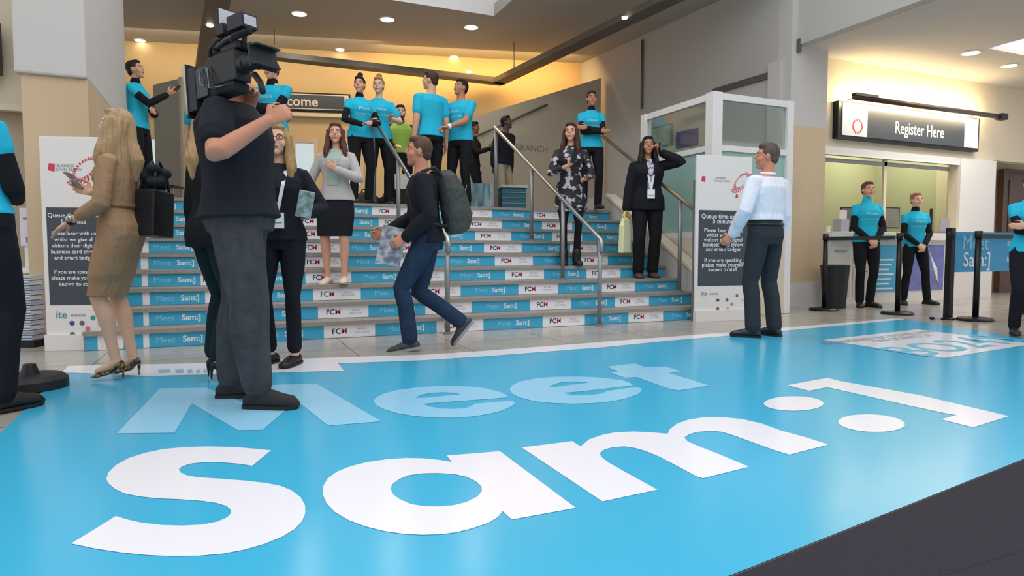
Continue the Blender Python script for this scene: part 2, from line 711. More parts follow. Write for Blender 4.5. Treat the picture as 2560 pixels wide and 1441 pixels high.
# glazed enclosure of the platform lift
t = thing('platform_lift_enclosure', 'white framed glass enclosure of the lift right of the stairs', 'lift enclosure', (5.42, 6.3, 0))
def rel(b, o):
    b.v = [(p[0] - o[0], p[1] - o[1], p[2] - o[2]) for p in b.v]
    return b
O = (5.42, 6.3, 0)
for (x, y, w_) in ((5.42, 6.3, .072), (5.42, 7.7, .055), (6.62, 6.3, .05)):
    b = MB()
    b.box((x - w_, y - w_, 0.001), (x + w_, y + w_, 2.72), M_white)
    rel(b, O).build('post', t, .006)
for nm, z0, z1 in (('top_rail', 2.64, 2.72), ('middle_rail', 2.03, 2.10), ('bottom_rail', .98, 1.05)):
    b = MB()
    b.box((5.39, 6.372, z0), (5.45, 7.645, z1), M_white)
    b.box((5.493, 6.27, z0), (6.57, 6.33, z1), M_white)
    rel(b, O).build(nm, t)
b = MB()
b.box((5.412, 6.372, 2.10), (5.424, 7.645, 2.64), M_glassthin)
b.box((5.493, 6.294, 2.10), (6.57, 6.306, 2.64), M_glassthin)
rel(b, O).build('upper_glass', t)
b = MB()
b.box((5.412, 6.372, 1.05), (5.424, 7.645, 2.03), M_teal)
b.box((5.493, 6.294, 1.05), (6.57, 6.306, 2.03), M_teal)
rel(b, O).build('lower_glass', t)
b = MB()
b.box((5.39, 6.372, .002), (5.45, 7.645, .98), M_cream)
b.box((5.493, 6.27, .002), (6.57, 6.33, .98), M_cream)
rel(b, O).build('base_panel', t)

# small things on the wall behind the enclosure
b = MB()
p0, p1 = wall_pt(1694, 332, .02), wall_pt(1736, 363, .02)
s0, s1 = s_at(1692), s_at(1745)
b.box((s0, .003, p1.z), (s1, .03, p0.z), mat('notice_blue', '#1f3a86', .4), Mw_)
tag(b.build('notice'), 'royal blue notice on the grey wall seen through the lift glass', 'notice')
b = MB()
p0, p1 = wall_pt(1625, 322), wall_pt(1680, 362)
b.box((s_at(1622), .003, p1.z), (s_at(1682), .04, p0.z), mat('notice_frame', '#8d928c', .5), Mw_)
b.box((s_at(1625), .041, p1.z + .03), (s_at(1679), .043, p0.z - .03), mat('notice_green', '#aab8a8', .3), Mw_)
tag(b.build('framed_notice'), 'pale green framed notice on the grey wall left of the blue notice', 'notice')
b = MB()
p0, p1 = wall_pt(1606, 100), wall_pt(1606, 270)
b.tube([wall_pt(1606, 100, .03), wall_pt(1606, 272, .03)], .022, M_dgrey)
tag(b.build('conduit'), 'thin dark vertical conduit on the high grey wall above the lift', 'conduit')
b = MB()
q = pY(1995, 115, 6.94)
b.box((q.x - .02, 6.90, q.z - .09), (q.x + .03, 6.948, q.z + .09), M_dgrey)
tag(b.build('wall_sensor'), 'small grey sensor high on the white pier', 'sensor')
b = MB()
q0, q1 = pD(1883, 393, 8.6), pD(1912, 462, 8.6)
b.box((q0.x, q0.y - .02, q1.z), (q0.x + .34, q0.y, q0.z), mat('notice_blue', '#1f3a86', .4))
b.box((q0.x + .03, q0.y - .024, q0.z - .16), (q0.x + .3, q0.y - .0201, q0.z - .1), M_pwhite)
b.tube([(q0.x + .17, q0.y - .01, 0.001), (q0.x + .17, q0.y - .01, q1.z)], .018, M_steelg)
b.lathe([(.16, .001), (.16, .012), (.02, .03)], M_steelg, 24, Matrix.Translation((q0.x + .17, q0.y - .01, 0)))
tag(b.build('stand_sign'), 'dark blue sign on a thin stand behind the man in the white shirt', 'sign')
# ---------------------------------------------------------------- printed floor graphic (each outline lies on the floor at its real place)
def px_poly(pts, org=(0, 0), sc=1.0, z=0.0):
    return [tuple(pz(org[0] + x / sc, org[1] + y / sc, 0.0).xy) for x, y in pts]


def filled(poly, hole=None):
    "triangulated flat face list for a polygon with an optional hole"
    from mathutils.geometry import tessellate_polygon
    loops = [[Vector((x, y, 0)) for x, y in poly]]
    if hole:
        loops.append([Vector((x, y, 0)) for x, y in hole])
    flat = [v for l in loops for v in l]
    tris = tessellate_polygon(loops)
    out = []
    for t in tris:
        a, b_, c = (flat[i] for i in t)
        if (b_ - a).cross(c - a).z < 0:
            t = (t[0], t[2], t[1])
        out.append(tuple(t))
    return flat, out


def decal(mb, poly, z, m, hole=None, o=(0, 0)):
    vs, fs = filled(poly, hole)
    mb.add([(v.x - o[0], v.y - o[1], z) for v in vs], fs, m)


t = thing('floor_graphic', 'huge bright blue printed floor mat with white lettering in the foreground', 'floor graphic', (3, 3.4, 0))
OM = (3, 3.4)
outline = [(170, 917), (470, 911), (780, 898), (1060, 889), (1200, 880), (1440, 862), (1500, 857), (1855, 830), (1970, 820), (2250, 797), (2545, 845)]
far = [tuple(pz(x, y).xy) for x, y in outline]
near = [(far[-1][0] - .9, 1.40), (2.79, 1.46), (1.122, 1.21), (-1.1, 1.0)]
left = [(-1.05, 2.0), tuple(pz(0, 1085).xy), tuple(pz(30, 1058).xy)]
b = MB()
P_ = far + [(far[-1][0] - .35, 2.4)] + near + left
decal(b, P_, .004, M_mat, None, OM)
b.build('blue_sheet', t)
b = MB()
wh = [(170, 917), (470, 911), (780, 898), (1060, 889), (1200, 880), (1440, 862), (1500, 857), (1855, 830), (1970, 820), (2250, 797), (2262, 800), (2150, 811), (1970, 828), (1860, 838), (1680, 853), (1500, 871), (1200, 894), (1060, 903), (845, 911), (860, 929), (640, 936), (360, 943), (275, 938), (155, 934)]
decal(b, px_poly(wh), .0052, M_mwhite, None, OM)
b.build('white_border', t)
b = MB()
for x0, x1 in ((395, 424), (438, 458), (468, 480), (490, 500), (508, 516)):
    decal(b, px_poly([(x0, 927), (x1, 926), (x1 + 2, 934), (x0 + 2, 935)]), .0064, mat('border_print_blue', '#8fb6d6', .4), None, OM)
b.build('border_print', t)
c1, s1_ = (160, 900), 2.771
c2, s2_ = (780, 880), 3.0014
c3, s3_ = (1280, 880), 3.122
c4, s4_ = (1860, 780), 3.657
L_M = [(365, 520), (665, 205), (985, 200), (1225, 295), (1440, 180), (1750, 172), (2200, 435), (1830, 465), (1610, 290), (1375, 495), (1205, 497), (885, 310), (765, 515)]
L_S = [(50, 1287), (200, 1195), (360, 1095), (440, 1120), (540, 1142), (680, 1158), (820, 1162), (960, 1155), (1060, 1135), (1130, 1105), (1158, 1075), (1155, 1050), (1125, 1025), (1060, 1005), (960, 990), (800, 978), (650, 972), (520, 958), (420, 938), (350, 905), (305, 865), (293, 835), (310, 790), (360, 740), (450, 690), (560, 655), (690, 628), (830, 615), (1000, 610), (1200, 615), (1435, 637), (1305, 745), (1200, 730), (1080, 720), (970, 720), (880, 730), (820, 748), (797, 768), (805, 790), (850, 812), (930, 825), (1080, 835), (1250, 848), (1400, 865), (1500, 885), (1580, 918), (1640, 965), (1670, 1020), (1672, 1075), (1650, 1130), (1600, 1185), (1510, 1240), (1390, 1290), (1250, 1330), (1100, 1358), (930, 1373), (760, 1376), (580, 1368), (400, 1350), (220, 1323)]
L_a = [(1010, 790), (1410, 757), (1980, 1185), (1500, 1273), (1430, 1210), (1395, 1255), (1320, 1300), (1200, 1340), (1080, 1370), (960, 1385), (820, 1388), (680, 1380), (540, 1360), (400, 1325), (270, 1275), (170, 1215), (110, 1150), (82, 1085), (85, 1020), (120, 960), (190, 910), (290, 870), (420, 838), (560, 818), (700, 808), (830, 810), (950, 822), (1050, 838)]
H_a = [(590, 1045), (600, 1010), (650, 970), (720, 940), (820, 925), (930, 922), (1060, 928), (1160, 950), (1230, 985), (1272, 1025), (1275, 1060), (1240, 1100), (1160, 1140), (1060, 1165), (950, 1173), (840, 1172), (740, 1155), (660, 1120), (610, 1085)]
L_m = [(75, 758), (470, 708), (535, 750), (600, 695), (700, 660), (800, 640), (950, 632), (1100, 640), (1215, 650), (1230, 615), (1290, 570), (1380, 538), (1500, 520), (1650, 520), (1800, 535), (1950, 570), (2100, 625), (2300, 680), (2470, 735), (2165, 815), (2050, 780), (1900, 725), (1750, 670), (1640, 635), (1560, 627), (1450, 635), (1380, 655), (1345, 680), (1370, 710), (1450, 745), (1650, 825), (1850, 910), (1490, 1000), (1440, 985), (1300, 910), (1150, 830), (1040, 785), (960, 762), (880, 750), (790, 755), (720, 775), (683, 805), (700, 835), (760, 880), (900, 960), (1135, 1090), (705, 1182)]
L_e1 = [(1475, 350), (1440, 320), (1380, 300), (1290, 280), (1180, 267), (1060, 263), (920, 265), (780, 275), (650, 293), (540, 320), (480, 350), (462, 380), (480, 410), (540, 440), (640, 470), (760, 490), (900, 503), (1050, 505), (1200, 495), (1330, 475), (1430, 448), (1500, 415), (1530, 390), (1500, 375), (1380, 385), (1220, 398), (1200, 415), (1150, 430), (1060, 437), (960, 433), (880, 418), (830, 400), (1000, 385), (1250, 367)]
H_e1 = [(775, 355), (820, 330), (890, 317), (980, 312), (1060, 316), (1115, 328), (1000, 338), (880, 350)]
L_e2 = [(945, 270), (920, 250), (870, 232), (760, 215), (640, 205), (500, 200), (330, 202), (180, 215), (60, 240), (0, 270), (-20, 300), (0, 335), (60, 365), (180, 395), (330, 410), (480, 414), (640, 410), (780, 395), (900, 370), (980, 340), (1015, 310), (1005, 290), (970, 282), (740, 315), (700, 335), (620, 345), (540, 348), (460, 345), (400, 330), (560, 315), (750, 293)]
H_e2 = [(285, 285), (330, 260), (400, 243), (500, 240), (600, 245), (560, 255), (450, 265), (360, 280)]
L_t = [(735, 122), (960, 97), (1045, 127), (1195, 120), (1325, 160), (1225, 172), (1545, 272), (1300, 310), (1220, 295), (975, 205), (880, 210), (765, 168), (830, 160)]
L_b = [(395, 680), (760, 612), (870, 640), (1600, 770), (2425, 965), (2095, 1068), (1800, 995), (1940, 955), (1850, 940), (1500, 865), (760, 698), (595, 732)]
E1 = [(2198 + 233 * math.cos(a), 412 + 57 * math.sin(a)) for a in [k * math.pi / 18 for k in range(36)]]
E2 = [(1166 + 305 * math.cos(a) + 6 * math.sin(a), 1029 + 81 * math.sin(a) + 10 * math.cos(a)) for a in [k * math.pi / 18 for k in range(36)]]
for nm, pts, org, sc, m, hole in (('letter_m', L_M, c1, s1_, M_mlight, None), ('letter_e', L_e1, c2, s2_, M_mlight, H_e1), ('letter_e', L_e2, c3, s3_, M_mlight, H_e2), ('letter_t', L_t, c3, s3_, M_mlight, None),
                              ('letter_s', L_S, c1, s1_, M_mwhite, None), ('letter_a', L_a, c2, s2_, M_mwhite, H_a), ('letter_m', L_m, c3, s3_, M_mwhite, None), ('dot', E1, c3, s3_, M_mwhite, None), ('dot', E2, c4, s4_, M_mwhite, None), ('bracket', L_b, c4, s4_, M_mwhite, None)):
    b = MB()
    decal(b, px_poly(pts, org, sc), .0055, m, px_poly(hole, org, sc) if hole else None, OM)
    b.build(nm, t)
b = MB()
BX = [tuple(pz(1860 + x / s4_, 780 + y / s4_).xy) for x, y in ((725, 262), (1590, 165), (2640, 300), (1830, 430))]
decal(b, BX, .0055, M_mwhite, None, OM)
b.build('white_box', t)
# writing in the box reads from the right-hand side: rows run from the left corner towards the far corner
b = MB()
v0, v1, v2, v3 = (Vector((x - OM[0], y - OM[1], 0)) for x, y in BX)
ux = (v1 - v0)
uy = (v3 - v0)
Lx = ux.length
up = -(uy.normalized())


def boxpt(a, c):
    return v0 + ux * a + uy * c + Vector((0, 0, .0068))


b.text('BO24S', .62, mat('box_print_teal', '#3fa9c9', .4), frame(boxpt(.5, .72), ux, up), bold=0.01)
b.text('POWERED BY YOUR HOST', .15, M_pgrey, frame(boxpt(.45, .16), ux, up))
b.text('ON STAND 24', .15, M_pgrey, frame(boxpt(.5, .28), ux, up))
b.build('box_lettering', t)

# dark carpet in the near corner
b = MB()
b.box((-6, -5, .0005), (9, 1.0, .0035), M_carpet)
b.prism([(-1.1, 1.001), (1.122, 1.205), (2.79, 1.455), (9, 1.45), (9, 1.001)], .0005, .0035, M_carpet)
structure(b, 'floor_carpet')

# ---------------------------------------------------------------- printed strips on the risers
WH = {0: [[235, 300], [350, 365], [515, 590], [806, 935], [1090, 1208], [1357, 1463], [1573, 1660]],
      1: [[235, 290], [352, 366], [512, 590], [792, 919], [1062, 1178], [1325, 1428], [1539, 1624]],
      2: [[240, 290], [352, 369], [509, 580], [780, 900], [1052, 1151], [1296, 1395], [1505, 1588]],
      3: [[240, 290], [351, 366], [499, 570], [762, 877], [1018, 1110], [1263, 1360], [1467, 1552]],
      4: [[350, 369], [496, 570], [748, 860], [1000, 1085], [1237, 1332], [1452, 1520]],
      5: [[352, 371], [493, 570], [742, 855], [980, 1075], [1210, 1304], [1425, 1492]],
      6: [[355, 373], [491, 570], [740, 850], [961, 1055], [1188, 1278], [1380, 1455]],
      7: [[358, 375], [491, 560], [740, 840], [947, 1040], [1165, 1255], [1355, 1430]],
      8: [[487, 560], [735, 835], [931, 1030], [1144, 1231], [1326, 1415]]}


def fcm(b, x0, x1, y, z, h):
    w = x1 - x0
    if w < .25:
        return
    s = h * .62
    b.text('FC', s, M_navy, frame((x0 + w * .24, y, z), (1, 0, 0), (0, 0, 1)), bold=.02)
    b.text('M', s * 1.0, M_red, frame((x0 + w * .24 + s * .98, y, z), (1, 0, 0), (0, 0, 1)), bold=.02)
    b.text('TRAVEL', s * .40, M_pgrey, frame((x0 + w * .73, y, z + s * .2), (1, 0, 0), (0, 0, 1)))
    b.text('SOLUTIONS', s * .34, M_pgrey, frame((x0 + w * .74, y, z - s * .2), (1, 0, 0), (0, 0, 1)))


def meet(b, x0, x1, y, z, h):
    w = x1 - x0
    if w < .25:
        return
    s = h * .62
    k = min(1.0, w / (s * 6.2))
    c = (x0 + x1) / 2
    b.text('Meet', s * k, M_pale, frame((c - s * 1.45 * k, y, z), (1, 0, 0), (0, 0, 1)))
    b.text('Sam:]', s * k, M_pwhite, frame((c + s * 1.45 * k, y, z), (1, 0, 0), (0, 0, 1)), bold=.02)


for k in range(NR):
    y = Y0 + k * RUN - .0015
    z0, z1 = k * RISE + .004, (k + 1) * RISE - .038
    zc, h = (z0 + z1) / 2, z1 - z0
    def X(px):
        return pY(px, 600, y).x
    ws = [(max(X(a), XL + .01), min(X(c), XR - .02)) for a, c in WH[k]]
    b = MB()
    edges = [XL + .01] + [e for w_ in ws for e in w_] + [XR - .02]
    for i in range(len(edges) - 1):
        a, c = edges[i], edges[i + 1]
        if c - a < .02:
            continue
        white = i % 2 == 1
        b.box((a, y - .001, z0), (c, y + .001, z1), M_pwhite if white else M_blue)
        mid = (a + c) / 2
        if white:
            fcm(b, a, c, y - .0016, zc, h)
        elif c - a > 1.1:
            meet(b, a, mid, y - .0016, zc, h)
            meet(b, mid, c, y - .0016, zc, h)
        else:
            meet(b, a, c, y - .0016, zc, h)
    ordn = ['lowest riser', 'second riser from the floor', 'third riser from the floor', 'fourth riser from the floor', 'middle (fifth) riser', 'sixth riser from the floor', 'seventh riser from the floor', 'riser second from the landing', 'topmost riser under the landing'][k]
    tag(b.build('riser_banner'), 'blue and white printed strip on the ' + ordn + ' of the stairs', 'printed strip', 'printed strips on the stair risers')
# ---------------------------------------------------------------- people
def lerp(a, b, t):
    return a + (b - a) * t


class Flesh:
    "closed overlapping pieces fused into one smooth surface by a voxel remesh"

    def __init__(s):
        s.mb = MB()
        s.m = None

    def loft(s, rings, n=20, cap=True):
        "rings: (centre, xaxis, yaxis) with axes already scaled"
        vs = []
        for c, xa, ya in rings:
            for k in range(n):
                an = 2 * math.pi * k / n
                vs.append(c + xa * math.cos(an) + ya * math.sin(an))
        fs = []
        L = len(rings)
        for i in range(L - 1):
            for k in range(n):
                fs.append((i * n + k, i * n + (k + 1) % n, (i + 1) * n + (k + 1) % n, (i + 1) * n + k))
        fs.append(tuple(range(n - 1, -1, -1)))
        fs.append(tuple(range((L - 1) * n, L * n)))
        s.mb.add(vs, fs, None)

    def limb(s, pts, rad, n=14, flat=None, side=None):
        "tapered tube through pts with round ends"
        pts = [Vector(p) for p in pts]
        P, R = [], []
        for i in range(len(pts) - 1):
            for t in ((0, 0.34, 0.67) if (pts[i + 1] - pts[i]).length > 0.06 else (0,)):
                P.append(pts[i].lerp(pts[i + 1], t))
                R.append(lerp(rad[i], rad[i + 1], t))
        P.append(pts[-1])
        R.append(rad[-1])
        d0 = (P[0] - P[1]).normalized()
        d1 = (P[-1] - P[-2]).normalized()
        PP = [P[0] + d0 * R[0] * 0.92, P[0] + d0 * R[0] * 0.6] + P + [P[-1] + d1 * R[-1] * 0.6, P[-1] + d1 * R[-1] * 0.92]
        RR = [R[0] * 0.35, R[0] * 0.8] + R + [R[-1] * 0.8, R[-1] * 0.35]
        rings = []
        prev = side
        for i, p in enumerate(PP):
            a = PP[max(i - 1, 0)]
            b = PP[min(i + 1, len(PP) - 1)]
            t = (b - a)
            if t.length < 1e-6:
                t = d1
            t = t.normalized()
            if prev is None:
                prev = Vector((1, 0, 0)) if abs(t.x) < 0.8 else Vector((0, 0, 1))
            u = (prev - t * prev.dot(t))
            if u.length < 1e-4:
                u = t.orthogonal()
            u.normalize()
            w = t.cross(u)
            prev = u
            rings.append((p, u * RR[i], w * RR[i] * (flat or 1.0)))
        s.loft(rings, n)

    def ell(s, c, r, R=None):
        s.mb.ell(c, r, None, R, 18, 12)

    def build(s, name, m, voxel=0.008, smooth=4, parent=None, factor=0.5, extra=None):
        me = s.mb.mesh(name)
        o = bpy.data.objects.new(name, me)
        COL.objects.link(o)
        r = o.modifiers.new('r', 'REMESH')
        r.mode = 'VOXEL'
        r.voxel_size = voxel
        r.use_smooth_shade = True
        k = o.modifiers.new('s', 'SMOOTH')
        k.factor = factor
        k.iterations = smooth
        dg = bpy.context.evaluated_depsgraph_get()
        me2 = bpy.data.meshes.new_from_object(o.evaluated_get(dg))
        me2.name = name
        o.modifiers.clear()
        o.data = me2
        bpy.data.meshes.remove(me)
        me2.materials.clear()
        me2.materials.append(m)
        me2.polygons.foreach_set('use_smooth', [True] * len(me2.polygons))
        me2.polygons.foreach_set('material_index', [0] * len(me2.polygons))
        if extra:
            extra(me2)
        me2.update()
        if parent:
            o.parent = parent
        return o


def ik(a, b, l1, l2, pole):
    d = b - a
    L = min(d.length, (l1 + l2) * 0.999)
    t = d.normalized()
    b = a + t * L
    x = (l1 * l1 - l2 * l2 + L * L) / (2 * L)
    h = math.sqrt(max(l1 * l1 - x * x, 0))
    p = Vector(pole)
    p = p - t * p.dot(t)
    if p.length < 1e-5:
        p = t.orthogonal()
    p.normalize()
    return a + t * x + p * h, b


def hand(fl, w, d, nrm, side, curl=0.35, spread=0.06, s=1.0, thumb=0.6):
    """w wrist, d direction of the palm, nrm out of the palm side, side: +1 right hand, -1 left"""
    d = Vector(d).normalized()
    nrm = Vector(nrm)
    nrm = (nrm - d * nrm.dot(d)).normalized()
    lat = d.cross(nrm).normalized() * side      # towards the thumb
    pc = w + d * 0.05 * s
    fl.loft([(w - d * 0.01 * s, lat * 0.026 * s, nrm * 0.019 * s), (w + d * 0.02 * s, lat * 0.032 * s, nrm * 0.018 * s),
             (w + d * 0.055 * s, lat * 0.041 * s, nrm * 0.017 * s), (w + d * 0.088 * s, lat * 0.042 * s, nrm * 0.014 * s),
             (w + d * 0.10 * s, lat * 0.036 * s, nrm * 0.008 * s)], 16)
    # fingers: index .. little
    for i, (off, ln, r) in enumerate(((0.030, 0.078, 0.0090), (0.0105, 0.086, 0.0092), (-0.0095, 0.080, 0.0088), (-0.029, 0.062, 0.0080))):
        b0 = w + d * (0.090 - (0.006 if i in (0, 3) else 0)) * s + lat * off * s
        dd = (d + lat * spread * (1.4 - i) * 0.8).normalized()
        ang = curl * (0.85 + 0.12 * i)
        p = [b0 - dd * 0.01 * s]
        cur = b0
        for seg, frac in enumerate((0.45, 0.31, 0.24)):
            an = ang * (0.8 + 0.85 * seg)
            v = dd * math.cos(an) + nrm * math.sin(an)
            cur = cur + v * ln * frac * s
            p.append(cur)
        fl.limb(p, [r * s * 1.05, r * s, r * s * 0.95, r * s * 0.82], 8)
    t0 = w + d * 0.025 * s + lat * 0.026 * s
    t1 = t0 + (d * 0.55 + lat * 0.75 + nrm * 0.35 * thumb).normalized() * 0.042 * s
    t2 = t1 + (d * 0.85 + lat * (0.45 - 0.6 * curl) + nrm * 0.6 * (thumb + curl)).normalized() * 0.034 * s
    t3 = t2 + (d * 0.95 + lat * (0.15 - 0.8 * curl) + nrm * 0.7 * (thumb + curl)).normalized() * 0.026 * s
    fl.limb([t0, t1, t2, t3], [0.015 * s, 0.012 * s, 0.0105 * s, 0.009 * s], 8)
    return w + d * 0.085 * s + nrm * 0.03 * s


SKIN = {'light': '#d7a286', 'fair': '#e0b296', 'tan': '#b98263', 'brown': '#8f5f45', 'dark': '#5d4033', 'red': '#c98a70'}


def person(label, loc, face, height=1.75, female=False, wide=1.0, skin='light', hair=('short', '#2a211c'),
           top=None, bottom=None, shoes=None, lean=0.0, twist=0.0, head=(0, 0), feet=None, hands=None, fine=False,
           shirt_text=None, beard=None, glasses=False, extra=None, hip=None, group=None, roll=0.0, waist_up=False, lefthand=None, blood=True):
    """local frame: +Y forward, +X the person's right, Z up; everything for 1.75 m then scaled.
    face: world heading in degrees (0 looks along +Y, 180 towards the camera side)."""
    S = height / 1.75
    R3 = Matrix.Rotation
    vox = (0.0058 if fine else 0.0085) * (1.0)
    sk = mat('skin_' + skin, SKIN[skin], 0.5, spec=0.35, sss=0.12, noise=(9, '#%s' % (SKIN[skin].lstrip('#')), 1.0) if False else None)
    w = wide
    fem = female
    hipz = 0.93
    drop = 0.0
    HIP = Vector(hip) if hip else Vector((0, 0, 0))
    if (shoes or {}).get('kind') == 'heel':
        HIP = HIP + Vector((0, 0, .048))
        S = height / 1.80
    feet = feet or ((-0.11, 0, 0, 8, 0), (0.11, 0, 0, -8, 0))      # left, right: x y z yaw pitch
    piv = Vector((0, 0, 0.98)) + HIP
    Rl = R3(math.radians(-twist), 3, 'Z') @ R3(math.radians(-lean), 3, 'X') @ R3(math.radians(roll), 3, 'Y')

    def T(x, y, z):
        p = Vector((x, y, z)) + HIP
        return piv + Rl @ (p - piv)

    ax = Rl @ Vector((1, 0, 0))
    ay = Rl @ Vector((0, 1, 0))
    # torso profile: z, rx, ry, yoff
    if fem:
        prof = [(0.84, .15, .10, -.01), (0.91, .168, .118, -.012), (0.98, .165, .112, -.01), (1.06, .135, .09, 0), (1.12, .122, .082, .004),
                (1.20, .135, .092, .008), (1.28, .148, .112, .018), (1.34, .148, .102, .014), (1.39, .13, .078, 0), (1.425, .095, .062, -.006), (1.46, .058, .05, -.01)]
        shx, shz, nr = .158, 1.385, .047
        ur, fr, wr = .042, .036, .023
        th, kn, ca, an_ = .082, .052, .052, .032
    else:
        prof = [(0.84, .15, .10, 0), (0.91, .165, .115, -.005), (0.98, .162, .112, 0), (1.06, .152, .105, .004), (1.12, .15, .104, .006),
                (1.20, .158, .11, .006), (1.28, .17, .118, .006), (1.35, .172, .114, .0), (1.40, .152, .09, -.006), (1.44, .11, .07, -.01), (1.478, .066, .058, -.01)]
        shx, shz, nr = .185, 1.395, .056
        ur, fr, wr = .052, .043, .028
        th, kn, ca, an_ = .084, .058, .056, .037

    def rings(sc, z0=0.0, z1=9.0, add=0.0, lo=None):
        out = []
        for z, rx, ry, yo in prof:
            if z0 <= z <= z1:
                kx = w if z < 1.4 else (w + 1) / 2
                out.append((T(0, yo, z), ax * (rx * kx * sc + add), ay * (ry * kx * sc + add)))
        return out

    covered = 0.9

    def hull(z, rx=.095, ry=.095):
        pp = []
        for hj, kj, ank, fd in legs:
            if z >= kj.z:
                t_ = (z - kj.z) / max(hj.z - kj.z, .01)
                q = kj.lerp(hj, min(t_, 1))
            else:
                t_ = (z - ank.z) / max(kj.z - ank.z, .01)
                q = ank.lerp(kj, t_)
            pp.append(q)
        c = (pp[0] + pp[1]) / 2
        return (Vector((c.x, c.y, z)), Vector((abs(pp[0].x - pp[1].x) / 2 + rx, 0, 0)), Vector((0, abs(pp[0].y - pp[1].y) / 2 + ry, 0)))
    fl = Flesh()
    fl.loft(rings(covered))
    # head
    hy, hp = head
    HR = R3(math.radians(-hy), 3, 'Z') @ Rl @ R3(math.radians(hp), 3, 'X')
    if lean:
        HR = R3(math.radians(-hy), 3, 'Z') @ R3(math.radians(-twist), 3, 'Z') @ R3(math.radians(hp - lean * 0.25), 3, 'X')
    nb = T(0, -.012, 1.45)
    hc = T(0, .0, 1.56) + HR @ Vector((0, .012, .068))

    def Hd(x, y, z):
        return hc + HR @ Vector((x, y, z))
    fs = 0.95 if fem else 1.0
    fl.limb([nb, nb.lerp(Hd(0, -.03, -.07), 0.5), Hd(0, -.025, -.06)], [nr * 1.15, nr, nr], 16)
    fl.ell(Hd(0, -.012, .02), (.074 * fs, .094 * fs, .098 * fs), HR)
    fl.ell(Hd(0, .022, -.045), (.056 * fs, .062 * fs, .066 * fs), HR)
    fl.ell(Hd(0, .052, -.092), (.026 * fs, .026, .024), HR)                    # chin
    fl.loft([(Hd(0, .079, .022), HR @ Vector((.009, 0, 0)), HR @ Vector((0, .006, .006))),
             (Hd(0, .088, .0), HR @ Vector((.010, 0, 0)), HR @ Vector((0, .010, .004))),
             (Hd(0, .096, -.022), HR @ Vector((.016, 0, 0)), HR @ Vector((0, .014, .008))),
             (Hd(0, .086, -.034), HR @ Vector((.013, 0, 0)), HR @ Vector((0, .008, .006)))], 10)   # nose
    fl.ell(Hd(0, .077, -.058), (.022, .010, .0065), HR)                         # lips
    fl.ell(Hd(-.032, .066, .028), (.026, .014, .009), HR)
    fl.ell(Hd(.032, .066, .028), (.026, .014, .009), HR)
    fl.ell(Hd(-.038, .047, -.03), (.026, .03, .03), HR)
    fl.ell(Hd(.038, .047, -.03), (.026, .03, .03), HR)
    for sx in (-1, 1):
        fl.ell(Hd(sx * .077 * fs, -.008, -.008), (.008, .018, .03), HR)          # ears
    # legs
    legs = []
    for i, sx in enumerate((-1, 1)):
        fx, fy, fz, fyaw, fp = feet[i]
        hj = Vector((sx * .088 * (w + 1) / 2, -.005, hipz)) + HIP
        heel = math.radians(fp)                  # foot pitch: + lifts the heel
        ank = Vector((fx, fy, fz + 0.085 / S * 1.0))
        fyr = math.radians(fyaw)
        fdir = Vector((math.sin(-fyr) * math.cos(heel), math.cos(fyr) * math.cos(heel), -math.sin(heel)))
        kp = Vector((sx * 0.12 - math.sin(fyr) * .4, 1, 0))
        kj, ank = ik(hj, ank, .435, .42, kp)
        legs.append((hj, kj, ank, fdir))
        bare = (bottom or {}).get('kind') in ('skirt', 'dress') or (top or {}).get('kind') == 'dress'
        if bare and (bottom or {}).get('kind') == 'trousers':
            bare = False
        c = 1.0 if bare else 0.78 if (bottom or {}).get('slim', 1) < .85 else 0.86
        mid = kj.lerp(ank, 0.33)
        back = (kj - ank).cross(Vector((1, 0, 0))).normalized() * -1
        bk = Vector((0, -.014, 0))
        fl.limb([hj, hj.lerp(kj, .4), kj, mid + bk, kj.lerp(ank, .7) + bk * .3, ank], [th * c, th * .88 * c, kn * c, ca * c, an_ * 1.12 * c, an_ * c], 16)
        up = Vector((0, 0, 1))
        up = (up - fdir * up.dot(fdir)).normalized()
        fl.limb([ank - up * .02, ank - up * .045 + fdir * .05, ank - up * .056 + fdir * .125], [.031, .024, .017] if (shoes or {}).get('kind') in (None, 'shoe', 'boot', 'sneaker') else [.033, .028, .02], 12)
    # arms
    arms = []
    hands = hands or (None, None)
    cur = lefthand or {}
    for i, sx in enumerate((-1, 1)):
        hd = hands[i] or {}
        sh = T(sx * shx * (w + 1) / 2, -.01, shz - .005)
        if 'w' in hd:
            wp = T(*hd['w'])
            pole = hd.get('pole', (sx * .6, -.6, -.7))
        else:
            wp = T(sx * (shx + .06), .02, shz - .545)
            pole = (sx * .3, -1, 0)
        ej, wp = ik(sh, wp, .285, .262, Rl @ Vector(pole))
        bare_f = 1.0 if (top or {}).get('sleeve', 'long') in ('short', 'none') else 0.85
        fl.limb([sh, sh.lerp(ej, .35), ej, ej.lerp(wp, .3), wp], [ur * .95, ur * .95 * (bare_f), fr * (1.06 if bare_f == 1 else .85), fr * (1.0 if bare_f == 1 else .85), wr], 14)
        d = Rl @ Vector(hd['d']) if 'd' in hd else (wp - ej).normalized() * .8 + Vector((0, 0, -.25))
        nrm = Rl @ Vector(hd.get('n', (-sx, 0, 0)))
        hand(fl, wp, d, nrm, sx, hd.get('curl', .35), hd.get('spread', .05), 1.0 if not fem else .9)
        arms.append((sh, ej, wp))

    def lips(me):
        me.materials.append(mat('lips_' + skin, '#9c5548' if skin != 'dark' else '#5a3330', 0.45))
        inv = HR.inverted()
        for p in me.polygons:
            q = inv @ (p.center - hc)
            if abs(q.x) < .021 and q.y > .06 and -.0645 < q.z < -.0515:
                p.material_index = 1
    body = fl.build('person', sk, vox, 3, None, 0.45, lips)
    P = body
